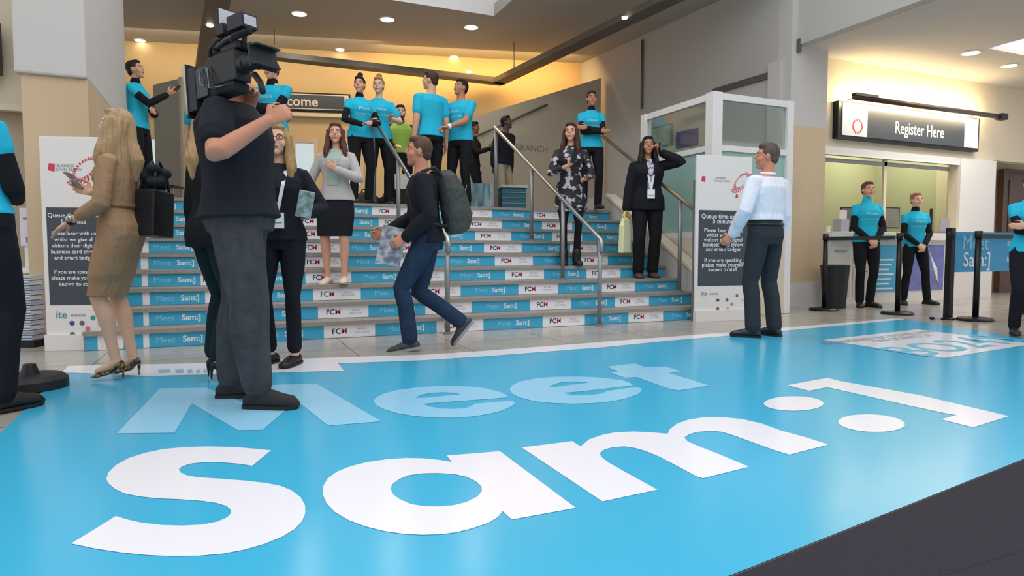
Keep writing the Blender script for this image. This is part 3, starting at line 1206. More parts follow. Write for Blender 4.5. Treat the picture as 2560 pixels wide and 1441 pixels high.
    Mw = Matrix.Translation(Vector(loc)) @ Matrix.Rotation(math.radians(-face), 4, 'Z') @ Matrix.Scale(S, 4)
    body.location = loc
    body.rotation_euler = (0, 0, math.radians(-face))
    body.scale = (S, S, S)
    tag(body, label, 'person', group)
    # eyes, brows
    dark = mat('pupil_brown', '#1c120d', 0.2)
    wh = mat('eye_white', '#e8e2dc', 0.3)
    for sx in (-1, 1):
        e = MB()
        e.ell(Hd(sx * .031, .0705, .006), (.0125, .008, .0068), wh, HR, 12, 8)
        e.ell(Hd(sx * .031, .0765, .006), (.006, .004, .006), dark, HR, 10, 6)
        e.build('eye', body)
        b = MB()
        b.limb = None
        b.tube([Hd(sx * .012, .0835, .026), Hd(sx * .032, .083, .033), Hd(sx * .052, .068, .027)], [.0028, .0034, .002], mat('brow_' + hair[1], hair[1], .8), 6)
        b.build('eyebrow', body)
    if glasses:
        g = MB()
        gm = mat('spectacle_frame', '#15120f', .3)
        for sx in (-1, 1):
            ring = [Hd(sx * .034 + .024 * math.cos(a), .094 - abs(.024 * math.cos(a)) * .1, .004 + .018 * math.sin(a)) for a in [k * math.pi / 8 for k in range(17)]]
            g.tube(ring, .0022, gm, 6)
            g.tube([Hd(sx * .058, .09, .008), Hd(sx * .08, .02, .008), Hd(sx * .08, -.02, -.002)], .002, gm, 6)
        g.tube([Hd(-.011, .095, .007), Hd(.011, .095, .007)], .002, gm, 6)
        g.build('spectacles', body)
    # hair
    hk, hcol = hair
    hm = mat('hair_' + hcol, hcol, 0.55, spec=0.25, noise=((60, 60, 6), '#%02x%02x%02x' % tuple(min(255, int(int(hcol[i:i + 2], 16) * 1.28 + 5)) for i in (1, 3, 5)), .5), bump=((90, 90, 10), .6, .006))
    hf = Flesh()
    rs = random.Random(hash(label) % 1000 if False else len(label) * 7 + 3)
    if hk == 'short':
        hf.ell(Hd(0, -.022, .036), (.082 * fs, .092 * fs, .094 * fs), HR)
        hf.ell(Hd(0, .03, .088), (.066, .05, .035), HR)
        hf.ell(Hd(0, -.055, -.012), (.066, .052, .06), HR)
        for k in range(16):
            a = rs.uniform(0, 6.28)
            q = rs.uniform(.01, .05)
            hf.ell(Hd(math.cos(a) * q, -.01 + math.sin(a) * q * 1.2, .122 - q * .35), (.02, .02, .012), HR)
    elif hk == 'curly':
        for k in range(70):
            ph = rs.uniform(0, 1.75)
            a = rs.uniform(0, 6.28)
            x, y, z = math.sin(ph) * math.cos(a) * .082, math.sin(ph) * math.sin(a) * .097 - .02, math.cos(ph) * .1 + .03
            if y > .05 and z < .075:
                continue
            hf.ell(Hd(x, y, z), (.022, .022, .02), HR)
        hf.ell(Hd(0, -.022, .036), (.08, .09, .092), HR)
    else:
        hf.ell(Hd(0, -.022, .032), (.083 * fs, .095 * fs, .095 * fs), HR)
        hf.ell(Hd(0, .025, .088), (.06, .05, .028), HR)
        hf.ell(Hd(0, -.05, -.015), (.068, .05, .06), HR)
        if hk in ('bun', 'topknot'):
            z = .075 if hk == 'bun' else .145
            y = -.105 if hk == 'bun' else -.04
            hf.ell(Hd(0, y, z), (.04, .038, .036), HR)
            hf.ell(Hd(0, y * .9, z - .02), (.03, .03, .025), HR)
        elif hk == 'pony':
            hf.limb([Hd(0, -.1, .04), Hd(0, -.14, .0), Hd(0, -.135, -.1), Hd(0, -.12, -.18)], [.024, .03, .028, .012], 12)
        elif hk == 'long' or hk == 'wavy' or hk == 'longstraight':
            ln = .38 if hk != 'wavy' else .33
            amp = .013 if hk == 'wavy' else .005
            for sx in (-1, 1):
                for j, (x0, y0, tgt) in enumerate(((.066, .015, .095), (.074, -.015, .10), (.07, -.05, .085), (.045, -.075, .055))):
                    pts = []
                    for q in range(8):
                        t = q / 7
                        xx = sx * (lerp(x0, tgt, min(1, t * 1.6)) + amp * math.sin(t * 11 + j * 2))
                        yy = lerp(y0, (.055 if j == 0 else .0 if j == 1 else -.06), min(1, t * 1.3)) + amp * math.cos(t * 9 + j)
                        zz = .03 - t * ln * (1.0 if j else .92)
                        hh = Hd(xx, yy, zz if zz > -.1 else -.1) + (Vector((0, 0, zz + .1)) if zz < -.1 else Vector((0, 0, 0)))
                        pts.append(hh)
                    hf.limb(pts, [.022, .024, .027, .03, .031, .029, .025, .012], 10)
            hf.limb([Hd(0, -.075, .03), Hd(0, -.09, -.08), T(0, -.115, 1.40), T(0, -.115, 1.28)], [.045, .05, .055, .02], 12)
    hf.build('hair', hm, .0065 if fine else .009, 2, body)
    if beard:
        bf = Flesh()
        bf.ell(Hd(0, .05, -.088), (.042, .04, .034), HR)
        for sx in (-1, 1):
            bf.limb([Hd(sx * .064, .012, -.02), Hd(sx * .055, .035, -.07), Hd(sx * .02, .065, -.095)], [.010, .014, .02], 8)
        bf.build('beard', mat('beard_' + beard, beard, .9, bump=(120, .6, .004)), .007, 2, body)

    parts = {}

    def arm_sleeve(f, add, frac, cuff=None, a_i=None, flare=1.0):
        for i, (sh, ej, wp) in enumerate(arms):
            if a_i is not None and i != a_i:
                continue
            up_in = T((-1, 1)[i] * shx * .6, -.01, shz + .002)
            if frac <= 1.0:
                e = sh.lerp(ej, frac)
                f.limb([up_in, sh, e], [(ur + add) * .85, ur + add, ur * flare + add], 14)
            else:
                e = ej.lerp(wp, frac - 1)
                f.limb([up_in, sh, sh.lerp(ej, .5), ej, ej.lerp(wp, .5 * (frac - 1)), e], [(ur + add) * .85, ur + add, ur + add - .002, fr + add + .003, fr + add, wr + add + .006], 14)

    # bottom
    bt = bottom or {}
    if bt:
        c = bt['color']
        bm_ = cloth('cloth_' + c, c, bt.get('fold', .5)) if not bt.get('denim') else mat('denim_' + c, c, .9, spec=.2, noise=((14, 14, 5), bt['denim'], .6), bump=((8, 8, 10), .7, .03))
        f = Flesh()
        if bt['kind'] == 'trousers':
            add = bt.get('add', .012)
            f.loft([r for r in rings(1.0, .83, bt.get('zt', 1.0), add)])
            for hj, kj, ank, fd in legs:
                e = kj.lerp(ank, bt.get('len', .97))
                q = bt.get('slim', 1.0)
                f.limb([hj + Vector((0, 0, .02)), hj.lerp(kj, .45), kj, kj.lerp(e, .35) + Vector((0, -.012, 0)), e], [th + add, (th * .92 + add), (kn + add) * q, (ca + add) * q, (an_ + .018 + add) * q * bt.get('hem', 1.0)], 16)
        elif bt['kind'] == 'skirt':
            z0 = bt.get('z0', .50)
            rr = rings(1.0, .88, 1.08, .012)
            low = [hull(z0, .085, .085), hull(z0 + .1, .095, .1), hull(.70, .105, .112), hull(.80, .105, .115)]
            f.loft(low + rr, 24)
        parts['bottom'] = f.build({'trousers': 'trousers', 'skirt': 'skirt'}[bt['kind']], bm_, vox * 1.15, 3, body)
    tp = top or {}
    if tp:
        c = tp['color']
        tm = cloth('cloth_' + c, c, tp.get('fold', .55)) if not tp.get('mat') else tp['mat']
        add = tp.get('add', .014)
        z0 = tp.get('z0', .93)
        sl = tp.get('sleeve', 'long')
        frac = {'none': 0, 'cap': .35, 'short': .62, 'long': 1.93, 'elbow': 1.0, 'three': 1.6}[sl]
        under = tp.get('under')
        if under:
            uf = Flesh()
            uf.loft(rings(1.0, 1.2, 1.46, .006))
            arm_sleeve(uf, .007, 1.93)
            uf.limb([T(0, -.012, 1.45), T(0, -.01, 1.495)], [nr + .016, nr + .009], 16)
            uf.build('undershirt', cloth('cloth_' + under, under, .3), vox * 1.15, 2, body)
        f = Flesh()
        rr = rings(1.0, max(z0, .84), 1.47, add)
        if tp['kind'] == 'dress':
            zb = tp.get('zb', .47)
            low = [hull(zb, .085, .085), hull(zb + .08, .092, .096), hull(.70, .108, .112), hull(.80, .108, .118)]
            rr = low + rings(1.0, .88, 1.47, add)
        else:
            c0, a0, b0 = rr[0]
            ww = tp.get('hem', 1.04)
            rr = [(c0 - Vector((0, 0, .004)), a0 * ww, b0 * ww)] + rr[1:]
        f.loft(rr, 24)
        if tp.get('collar'):
            f.limb([T(0, -.014, 1.45), T(0, -.012, 1.50)], [nr + .018, nr + .014], 16)
        if frac:
            arm_sleeve(f, tp.get('sadd', add * .8), frac, flare=tp.get('sflare', 1.0))
        tn = {'shirt': 'shirt', 'tshirt': 't_shirt', 'jacket': 'jacket', 'dress': 'dress', 'coat': 'coat', 'vest': 'safety_vest'}[tp['kind']]
        to = f.build(tn, tm, vox * 1.1, 3, body)
        parts['top'] = to
        if tp.get('front'):
            # blouse seen in the open front of the jacket
            g = Flesh()
            fw = tp.get('fw', .055)
            fz0 = tp.get('fz0', 1.0)
            for z, rx, ry, yo in prof:
                pass
            rg = []
            for z, rx, ry, yo in prof:
                if fz0 <= z <= 1.46:
                    k = fw * (1.15 if z > 1.3 else 1.0) * (.7 if z > 1.42 else 1)
                    rg.append((T(0, yo + ry * w * .80, z), ax * k, ay * (ry * .2 * w + add + .008)))
            g.loft(rg, 16)
            g.build('blouse', tp['front'] if not isinstance(tp['front'], str) else cloth('cloth_' + tp['front'], tp['front'], .4), vox, 2, body)
        if shirt_text:
            bv = BVHTree.FromObject(to, bpy.context.evaluated_depsgraph_get())
            for txt, z, sz, cc in shirt_text:
                vs, fs_ = text_mesh(txt, 'CENTER', 0)
                out = []
                ok = True
                for x, y, _ in vs:
                    o = T(-x * sz, .5, z + y * sz)
                    hit = bv.ray_cast(o, -ay)
                    out.append(hit[0] + ay * .003 if hit[0] else T(-x * sz, .14, z + y * sz))
                q = MB()
                q.add(out, [f_[::-1] for f_ in fs_], mat('print_' + cc, cc, .7))
                q.build('lettering', body)
    # shoes
    sd = shoes or {'kind': 'shoe', 'color': '#15151a'}
    sm_ = mat('shoe_' + sd['color'], sd['color'], sd.get('rough', .5)) if not sd.get('mat') else sd['mat']
    for hj, kj, ank, fd in legs:
        f = Flesh()
        up = Vector((0, 0, 1))
        up = (up - fd * up.dot(fd)).normalized()
        lat = fd.cross(up).normalized()
        base = ank - up * .082
        k = sd['kind']
        if k == 'heel':
            hh = .065
            b2 = ank - up * .05
            f.loft([(b2 - fd * .035 + up * .015, lat * .02, up * .015), (b2 - fd * .015 + up * .006, lat * .031, up * .022), (b2 + fd * .04 - up * .03, lat * .032, up * .018), (b2 + fd * .09 - up * .055 + up * .02, lat * .038, up * .014),
                    (b2 + fd * .14 - up * .05 + up * .012, lat * .032, up * .012), (b2 + fd * .175 - up * .045 + up * .008, lat * .01, up * .007)], 14)
            q_ = b2 - fd * .036 + up * .004
            f.limb([q_, Vector((q_.x, q_.y, ank.z - .133))], [.014, .007], 8)
        else:
            ex = .0 if k == 'flat' else .007 if k != 'boot' else .011
            th_ = .046 if k != 'boot' else .052
            f.loft([(base - fd * .07 + up * .03, lat * .018, up * .02), (base - fd * .055 + up * .034, lat * .034, up * .034), (base + up * .038, lat * .042, up * .038), (base + fd * .06 + up * (.034 + ex), lat * .045, up * (.034 + ex)),
                    (base + fd * .12 + up * (.024 + ex), lat * .048, up * (.024 + ex)), (base + fd * .17 + up * (.02 + ex), lat * .04, up * (.019 + ex)), (base + fd * .2 + up * .018, lat * .02, up * .014)], 16)
            f.limb([base - fd * .01 + up * .05, ank + up * (.03 if k in ('shoe', 'sneaker') else .0)] if k != 'flat' else [base + up * .03, base + up * .045], [.044, .042] if k != 'flat' else [.03, .03], 12)
            if k == 'boot':
                f.limb([base + up * .06, ank + (kj - ank).normalized() * .09], [.052, .056], 14)
        so = f.build({'heel': 'high_heel', 'boot': 'ankle_boot', 'shoe': 'shoe', 'sneaker': 'trainer', 'flat': 'flat_shoe'}[k], sm_, .006 if fine else .008, 2, body)
        if k in ('sneaker', 'shoe', 'boot', 'flat'):
            s_ = MB()
            ol = [(-.072, .02), (-.06, .036), (0, .042), (.06, .045), (.12, .05), (.165, .042), (.193, .02), (.193, -.02), (.165, -.042), (.12, -.05), (.06, -.045), (0, -.042), (-.06, -.036), (-.072, -.02)]
            M = frame(base, fd, lat, up) if True else None
            s_.prism([(a, b) for a, b in ol], 0.0, .016 if k != 'sneaker' else .024, mat('sole_' + sd.get('sole', '#101010'), sd.get('sole', '#101010'), .7), Matrix(((fd.x, lat.x, up.x, base.x), (fd.y, lat.y, up.y, base.y), (fd.z, lat.z, up.z, base.z), (0, 0, 0, 1))))
            s_.build('sole', so)
    info = dict(M=Mw, T=T, Hd=Hd, HR=HR, arms=arms, legs=legs, body=body, parts=parts, Rl=Rl, S=S, ax=ax, ay=ay)
    return info


def spot(px, py, z=0.0):
    return pz(px, py, z)


def stature(p, py_head, px=None):
    "height of a person standing at p whose crown is on photo row py_head"
    d = fwd(p)
    return pD(1280, py_head, d).z - p.z + 0.0


# ---------------------------------------------------------------- handrails on the stairs
def stair_rail(label, posts, top, end, name='stair_handrail', hook=True, m=None):
    t = thing(name, label, 'handrail', (posts[0][0], posts[0][1], 0))
    o = (posts[0][0], posts[0][1], 0)
    b = MB()
    path = [top, end]
    if hook:
        path += [end + Vector((0, -.035, -.02)), end + Vector((0, -.05, -.07)), end + Vector((0, -.05, -.15))]
    b.tube(path, .024, m or M_steel, 14)
    rel(b, o).build('rail', t)
    d = end - top
    for (x, y, z) in posts:
        s = (y - top.y) / d.y if abs(d.y) > 1e-6 else 0
        zt = top.z + d.z * min(max(s, 0), 1)
        b = MB()
        b.tube([(x, y, z), (x, y, zt - .015)], .024, M_steelg, 14)
        b.lathe([(.045, 0), (.045, .012), (.025, .02)], M_steelg, 20, Matrix.Translation((x, y, z + .001)))
        rel(b, o).build('post', t)
    return t


def on_step(px, k):
    "where the tread above k risers shows at photo column px"
    y = Y0 + (k - .5) * RUN if k else Y0 - .12
    if k == NR:
        y = YL + .45
    p = pY(px, 600, y)
    return (p.x, y, k * RISE)


def rail_ends(posts, z_top, z_end):
    a, b_ = Vector(posts[-1]), Vector(posts[0])
    return Vector((a.x, a.y + .05, z_top)), Vector((b_.x, b_.y + .02, z_end))


postsB = [on_step(1500, 0), on_step(1390, 3), on_step(1303, 6), on_step(1240, 9)]
# straighten the row of posts
x0_, x1_ = postsB[0][0], postsB[-1][0]
y0_, y1_ = postsB[0][1], postsB[-1][1]
postsB = [(x0_ + (x1_ - x0_) * (p[1] - y0_) / (y1_ - y0_), p[1], p[2]) for p in postsB]
tB, eB = rail_ends(postsB, 2.60, .95)
stair_rail('steel handrail on four posts running down the middle of the stairs to the floor', postsB, tB, eB)
pA = [on_step(1118, 0), on_step(1037, 3), on_step(980, 6), on_step(936, 9)]
x0_, x1_ = pA[0][0], pA[-1][0]
pA = [(x0_ + (x1_ - x0_) * (p[1] - y0_) / (y1_ - y0_), p[1], p[2]) for p in pA]
tA, eA = rail_ends(pA, 2.60, .95)
stair_rail('steel handrail on the stairs beside the running man with the backpack', pA, tA, eA)
M_brass = mat('warm_handrail', '#8b7a62', .35, metal=.5)
pC = [(5.08, Y0 + .35, 2 * RISE), (5.08, Y0 + 1.2, 5 * RISE), (5.08, YL + .2, ZL)]
stair_rail('brown side handrail along the right edge of the stairs', pC, Vector((5.08, 8.3, 2.50)), Vector((5.08, 6.12, 1.24)), m=M_brass, hook=False)

# ---------------------------------------------------------------- notice totems
def totem(label, x, y, rz, h, w, lean=0.0, tone=M_pwhite):
    t = thing('information_totem', label, 'information board', (x, y, 0), rz)
    hw = w / 2
    Lr = Matrix.Rotation(-lean, 4, 'X')
    b = MB()
    b.box((-hw, 0, .12), (hw, .03, h), M_white, Lr)
    b.build('board', t, .004)
    b = MB()
    b.prism([(-hw - .0, .001), (hw + .0, .001), (hw, .13), (-hw, .13)], -.03, .03, M_white, Matrix(((1, 0, 0, 0), (0, 0, 1, .0), (0, 1, 0, 0), (0, 0, 0, 1))))
    b.box((-hw + .05, .04, .001), (hw - .05, .24, .03), M_steelg)
    b.build('foot', t)
    b = MB()
    b.box((hw - .02, .04, .03), (hw, .07, h * .85), M_steelg)
    b.box((-hw, .04, .03), (-hw + .02, .07, h * .85), M_steelg)
    b.build('rear_brace', t)
    FR = Lr @ frame((0, -.002, 0), (1, 0, 0), (0, 0, 1))
    k = h / 2.05

    def at(x_, z_):
        return Lr @ frame((x_, -.0022, z_), (1, 0, 0), (0, 0, 1))
    b = MB()
    zt, zb = h * .672, h * .215
    b.box((-hw + .035, -.0015, zb), (hw - .045, -.0003, zt), M_pdark, Lr)
    lines = [('Queue time approx', .92, 1), ('5 minutes', .855, 1), ('Please bear with us', .735, .9), ('whilst we give all', .672, .9), ('visitors their digital', .61, .9), ('business card throw', .548, .9), ('and smart badges', .486, .9), ('If you are speaking', .34, .9), ('please make yourself', .278, .9), ('known to staff', .216, .9)]
    for s_, f_, q in lines:
        b.text(s_, .056 * q * w / .56, M_pwhite, at(-.005, zb + (zt - zb) * f_), bold=.008)
    b.build('text_panel', t)
    b = MB()
    b.add([tuple(at(0, 0) @ Vector((-hw + .06 + dx, h * .845 + dz, 0))) for dx, dz in ((0, 0), (.05, -.012), (.055, .05), (.01, .055))], [(0, 1, 2, 3)], M_red)
    b.build('red_emblem', t)
    b = MB()
    b.text('BUSINESS', .032, M_pgrey, at(-.05, h * .865))
    b.text('TRAVEL SHOW', .032, M_pgrey, at(-.035, h * .848))
    b.build('show_name', t)
    b = MB()
    cx, cz = hw - .145, h * .852
    for i in range(26):
        a = 2 * math.pi * i / 26
        ca, sa = math.cos(a), math.sin(a)
        r0, r1 = .07, (.098 if math.sin(a - .6) > 0 else .135)
        ex, ez = 1.0, 1.25
        def pp(r, da):
            c_, s_ = math.cos(a + da), math.sin(a + da)
            return tuple(at(0, 0) @ Vector((cx + (r * c_ * ex + r * s_ * .45), cz + r * s_ * ez * .8 + r * c_ * .25, 0)))
        b.add([pp(r0, -.075), pp(r1, -.06), pp(r1, .06), pp(r0, .075)], [(0, 1, 2, 3)], M_red)
    b.build('ring_emblem', t)
    b = MB()
    for dx, dz, r in ((.02, -.17, .022), (.075, -.135, .03), (-.06, -.165, .02), (.07, -.205, .03)):
        b.add([tuple(at(0, 0) @ Vector((cx + dx + q * r, cz + dz + p * r * 1.3, 0))) for q, p in ((-1, -1), (1, -1), (.6, .3), (0, 1), (-.6, .3))], [(0, 1, 2, 3, 4)], M_red)
    b.build('figures_print', t)
    b = MB()
    b.text('ite', .085, mat('print_teal', '#3f8f9d', .5), at(-hw + .12, h * .168), bold=.01)
    b.text('events', .045, M_pgrey, at(-hw + .25, h * .168))
    b.build('partner_name', t)
    for fx, fz, col in ((.80, .80, '#3f8f86'), (.42, .60, '#2b4f92'), (.60, .60, '#6f6068'), (.92, .57, '#d9c48f'), (.70, .38, '#d8707e'), (.42, .16, '#5a5d60'), (.62, .16, '#a9b89d')):
        b = MB()
        b.add([tuple(at(0, 0) @ Vector((-hw + .02 + fx * (w - .06) + .02 * math.cos(q * math.pi / 8), .09 * h / 2.05 + fz * .25 * k - .0 + .02 * math.sin(q * math.pi / 8) + .02, 0))) for q in range(16)], [tuple(range(16))], mat('logo_' + col, col, .5))
        b.build('partner_logo', t)
    return t


qa, qb = pz(1736, 805), pz(1873, 800)
mid = (qa + qb) / 2
hR = pD(1810, 390, fwd(mid)).z
ang = math.atan2(qb.y - qa.y, qb.x - qa.x)
totem('white information totem with charcoal text panel right of the stairs', mid.x, mid.y, ang, hR, (qb - qa).length)
qa, qb = pz(122, 877), pz(276, 875)
qa = pz(118, 877)
mid = (qa + qb) / 2
hL = pD(170, 342, fwd(mid)).z
ang = math.atan2(qb.y - qa.y, qb.x - qa.x)
totem('white information totem with charcoal text panel left of the stairs behind the blonde woman', mid.x, mid.y, ang, hL, (qb - qa).length, 0.0)

# ---------------------------------------------------------------- signs
xa, xb = 8.47, 11.85
za, zb_ = 2.52, 3.08
t = thing('register_sign', 'long charcoal Register Here sign board above the registration desk opening', 'sign', (xa, YW, za))
b = MB()
b.box((0, -.10, 0), (xb - xa, -.002, zb_ - za), M_blackm)
b.build('frame', t)
b = MB()
hh = zb_ - za
b.box((.08, -.112, .05), (xb - xa - .05, -.1001, hh - .02), M_pwhite)
b.box((.62, -.116, .05), (xb - xa - .42, -.1121, hh - .09), M_pdark)
for i in range(16):
    a = 2 * math.pi * i / 16
    b.box((.40 + .10 * math.cos(a) - .012, -.114, .20 + .10 * math.sin(a) - .02), (.40 + .10 * math.cos(a) + .012, -.1121, .20 + .10 * math.sin(a) + .02), M_red)
b.build('face', t)
b = MB()
b.text('Register Here', .27, M_pwhite, frame((1.83, -.118, hh * .43), (1, 0, 0), (0, 0, 1)), wx=.78, bold=.012)
b.build('lettering', t)
t = thing('picture_light', 'long dark bar lamp washing light over the Register Here sign', 'lamp', (xa, YW, zb_ - .0))
b = MB()
b.tube([(.02, -.34, .0), (xb - xa + .22, -.34, .0)], .04, mat('bronze_bar', '#4f4034', .4, metal=.5), 14)
b.box((xb - xa + .1, -.40, -.05), (xb - xa + .26, -.29, .05), M_black)
b.box((.02, -.38, .02), (.5, -.3, .06), mat('bronze_bar', '#4f4034', .4, metal=.5))
b.build('lamp_bar', t)
for x in (.3, 1.9, 3.3):
    b = MB()
    b.tube([(x, -.34, .02), (x, -.17, .06), (x, -.002, .05)], .012, M_steelg)
    b.build('bracket', t)
b = MB()
b.box((.05, -.325, -.012), (xb - xa + .1, -.296, .012), mat('tube_glow', '#ffffff', .4, emis='#ffe9b8', estr=14))
b.build('tube', t)
area_light('picture_light_glow', ((xa + xb) / 2 + .05, YW - .28, zb_ + .0), xb - xa, 34, (1, .78, .42), (math.radians(90), 0, 0), .03)
area_light('picture_light_glow', ((xa + xb) / 2 + .05, YW - .26, zb_ + .05), xb - xa, 22, (1, .78, .42), (math.radians(140), 0, 0), .03)

sx0, sx1 = pB(456, 250)[0], pB(876, 250)[0]
sz0, sz1 = pB(640, 275)[1], pB(640, 229)[1]
sp = BQ + BU * sx0
t = thing('welcome_sign', 'dark Welcome sign board in a thin frame on the sand coloured back wall', 'sign', (sp.x, sp.y, sz0), BA)
w_, hh = sx1 - sx0, sz1 - sz0
b = MB()
b.box((0, -.08, 0), (w_, -.002, hh), M_blackm)
b.build('frame', t)
b = MB()
b.box((.03, -.09, .03), (w_ - .03, -.0801, hh - .03), M_cream)
b.box((.75, -.094, .05), (w_ - .11, -.0901, hh - .05), M_pdark)
b.build('face', t)
b = MB()
xe = pB(797, 250)[0] - sx0
b.text('Welcome', .27, M_cream, frame((xe, -.096, hh * .48), (1, 0, 0), (0, 0, 1)), align='RIGHT', bold=.012)
b.build('lettering', t)

# ---------------------------------------------------------------- ceiling fittings
def downlight(px, py, z, r, label, power=18, color=(1, .93, .8), grp='round recessed downlights'):
    p = pz(px, py, z)
    t = thing('downlight', label, 'ceiling light', (p.x, p.y, z), 0, grp)
    b = MB()
    b.lathe([(r * 1.18, -.001), (r * 1.18, -.012), (r, -.016), (r, -.001)], M_white, 28)
    b.build('trim_ring', t)
    b = MB()
    b.lathe([(r, -.0165), (r * .6, -.019), (0.001, -.02)], M_lamp, 28)
    b.build('lens', t)
    if power:
        area_light('downlight_glow', (p.x, p.y, z - .03), r * 1.6, power, color, spread=140)


downlight(748, 33, ZC, .115, 'bright round downlight, left of the three big ones below the rooflight well')
downlight(968, 47, ZC, .115, 'bright round downlight, middle of the three big ones below the rooflight well')
downlight(1178, 67, ZC, .115, 'bright round downlight, right of the three big ones below the rooflight well')
downlight(350, 100, ZC, .09, 'small downlight in the ceiling above the woman with the phone at far left', 0, (1, .82, .55))
downlight(850, 123, ZC, .08, 'small downlight close to the back wall above the Welcome sign', 0, (1, .82, .55))
downlight(1135, 142, ZC, .08, 'small downlight close to the back wall above the men in blue shirts', 0, (1, .82, .55))
downlight(2428, 131, ZR, .11, 'round downlight in the low white ceiling, left of the ceiling panel', 10, (1, .93, .8), 'downlights over the registration area')
downlight(2524, 163, ZR, .10, 'round downlight in the low white ceiling, nearest the registration wall', 10, (1, .93, .8), 'downlights over the registration area')

# hanging rectangular lighting raft
zr_ = 4.2
P1, P2 = pz(687, 158, zr_), pz(1285, 186, zr_)
P3 = pz(1690, -2, zr_)
P0 = pz(520, 152, zr_)
Pl = pz(548, -5, zr_)
Pk = pz(503, 212, zr_)
yf = (P0.y + P1.y + P2.y) / 3
t = thing('lighting_raft', 'dark rectangular lighting track raft hanging under the ceiling above the landing', 'light track', (P2.x, yf, zr_))
M_raft = mat('raft_bronze', '#5a5349', .5)
o = (P2.x, yf, zr_)
b = MB()
b.box((P0.x, yf - .15, zr_), (P2.x + .1, yf + .1, zr_ + .1), M_raft)
rel(b, o).build('far_beam', t)
b = MB()
d3 = Vector((P3.x - P2.x, P3.y - yf, 0))
Ld = d3.length * 1.25
ux_ = d3.normalized()
b.box((0, -.13, 0), (Ld, .13, .1), M_raft, frame((P2.x, yf, zr_), ux_, Vector((0, 0, 1)).cross(ux_)))
rel(b, o).build('right_beam', t)
b = MB()
d3 = Vector((Pl.x - Pk.x, Pl.y - Pk.y, 0))
ux_ = d3.normalized()
b.box((0, -.15, -.002), (d3.length * 1.15, .15, .102), M_raft, frame((Pk.x, Pk.y, zr_), ux_, Vector((0, 0, 1)).cross(ux_)))
rel(b, o).build('left_beam', t)
for q in (P1, P2, Vector((P3.x, P3.y, 0))):
    b = MB()
    b.tube([(q.x - (.1 if q is P3 else 0), q.y, zr_ + .1), (q.x - (.1 if q is P3 else 0), q.y, ZC - .001)], .008, M_steelg, 8)
    rel(b, o).build('suspension_rod', t)
for px, py in ((1562, 42), (525, 62), (1172, 178)):
    q = pz(px, py, zr_)
    b = MB()
    b.lathe([(.045, -.002), (.045, -.02), (.03, -.03), (.001, -.031)], M_lamp, 16, Matrix.Translation((q.x, q.y, zr_)))
    rel(b, o).build('spot_lens', t)

area_light('cove_glow', (4.6, 12.05, 4.6), 4.0, 62, (1, .64, .26), (math.radians(50), 0, BA), .4)
area_light('landing_glow', (0.3, 12.9, 4.65), 5.0, 42, (1, .80, .55), (math.radians(40), 0, BA), .4)
area_light('office_glow', (11.6, 8.6, 3.5), .8, 55, (1, 1, .72), (0, 0, 0))
area_light('registration_glow', (10.5, 5.6, ZR - .05), 2.5, 40, (1, .96, .9), (0, 0, 0))

# skylight over the registration area, its daylight put in as an emissive panel
b = MB()
b.box((k0 + .001, k2 + .002, ZR + .08), (k1 - .001, k3 - .002, ZR + .1), mat('ceiling_light_panel', '#ffffff', .5, emis='#ffffff', estr=2.5))
tag(b.build('ceiling_panel'), 'large square glowing ceiling panel at the top right', 'ceiling light')

# screen at far left
b = MB()
q = pY(0, 60, 7.5)
q2 = pY(8, 190, 7.5)
b.box((q.x - .9, 7.42, q2.z), (q2.x, 7.5, q.z), M_black)
b.box((q.x - .88, 7.415, q2.z + .02), (q2.x - .03, 7.4199, q.z - .02), mat('dark_screen', '#1c2026', .15))
tag(b.build('wall_screen'), 'edge of a dark wall mounted screen at the upper left', 'screen')

# ---------------------------------------------------------------- registration desk
t = thing('registration_desk', 'white registration counter with blue and violet posters on its front', 'counter', (8.15, 6.95, 0))
o = (8.15, 6.95, 0)
M_desk = mat('desk_white', '#e2dcd6', .5)
b = MB()
b.box((8.16, 6.97, 0.001), (11.47, 7.7, .98), M_desk)
rel(b, o).build('front_panel', t)
b = MB()
b.box((8.16, 6.88, .981), (11.47, 7.8, 1.10), M_desk)
rel(b, o).build('worktop', t, .01)
def deskx(px):
    return pY(px, 650, 6.96).x
b = MB()
x0, x1 = deskx(2182), deskx(2246)
z0, z1 = pY(2210, 730, 6.96).z, pY(2210, 612, 6.96).z
b.box((x0, 6.962, z0), (x1, 6.9695, z1), M_blue)
for i in range(7):
    b.box((x0 + .08, 6.9605, z1 - .25 - i * .075), (x1 - .1 - .05 * (i % 3), 6.9619, z1 - .225 - i * .075), M_pwhite)
rel(b, o).build('blue_poster', t)
b = MB()
x0, x1 = deskx(2270), deskx(2360)
z0, z1 = pY(2310, 726, 6.96).z, pY(2310, 612, 6.96).z
b.box((x0, 6.962, z0), (x1, 6.9695, z1), mat('poster_violet', '#7f85c4', .5, noise=(5, '#555ba0', .6)))
for i in range(9):
    a = -1.1 + i * .12
    b.tube([(x0 + .75, 6.961, z0 + .05), (x0 + .75 + .5 * math.sin(a) * .6, 6.961, z1 - .08 * i * .5 - .05)], .006, M_pwhite, 6)
rel(b, o).build('violet_poster', t)
b = MB()
for i, (px0, px1) in enumerate(((2072, 2130), (2134, 2176))):
    xa_, xb__ = deskx(px0), deskx(px1)
    for zz in ((.62, .90), (.12, .58)):
        b.box((xa_, 6.962, zz[0]), (xb__ - .03, 6.9695, zz[1]), mat('drawer_grey', '#cfc9c3', .5))
        b.box(((xa_ + xb__) / 2 - .12, 6.945, zz[1] - .09), ((xa_ + xb__) / 2 + .12, 6.9619, zz[1] - .07), M_steelg)
rel(b, o).build('drawer_fronts', t)


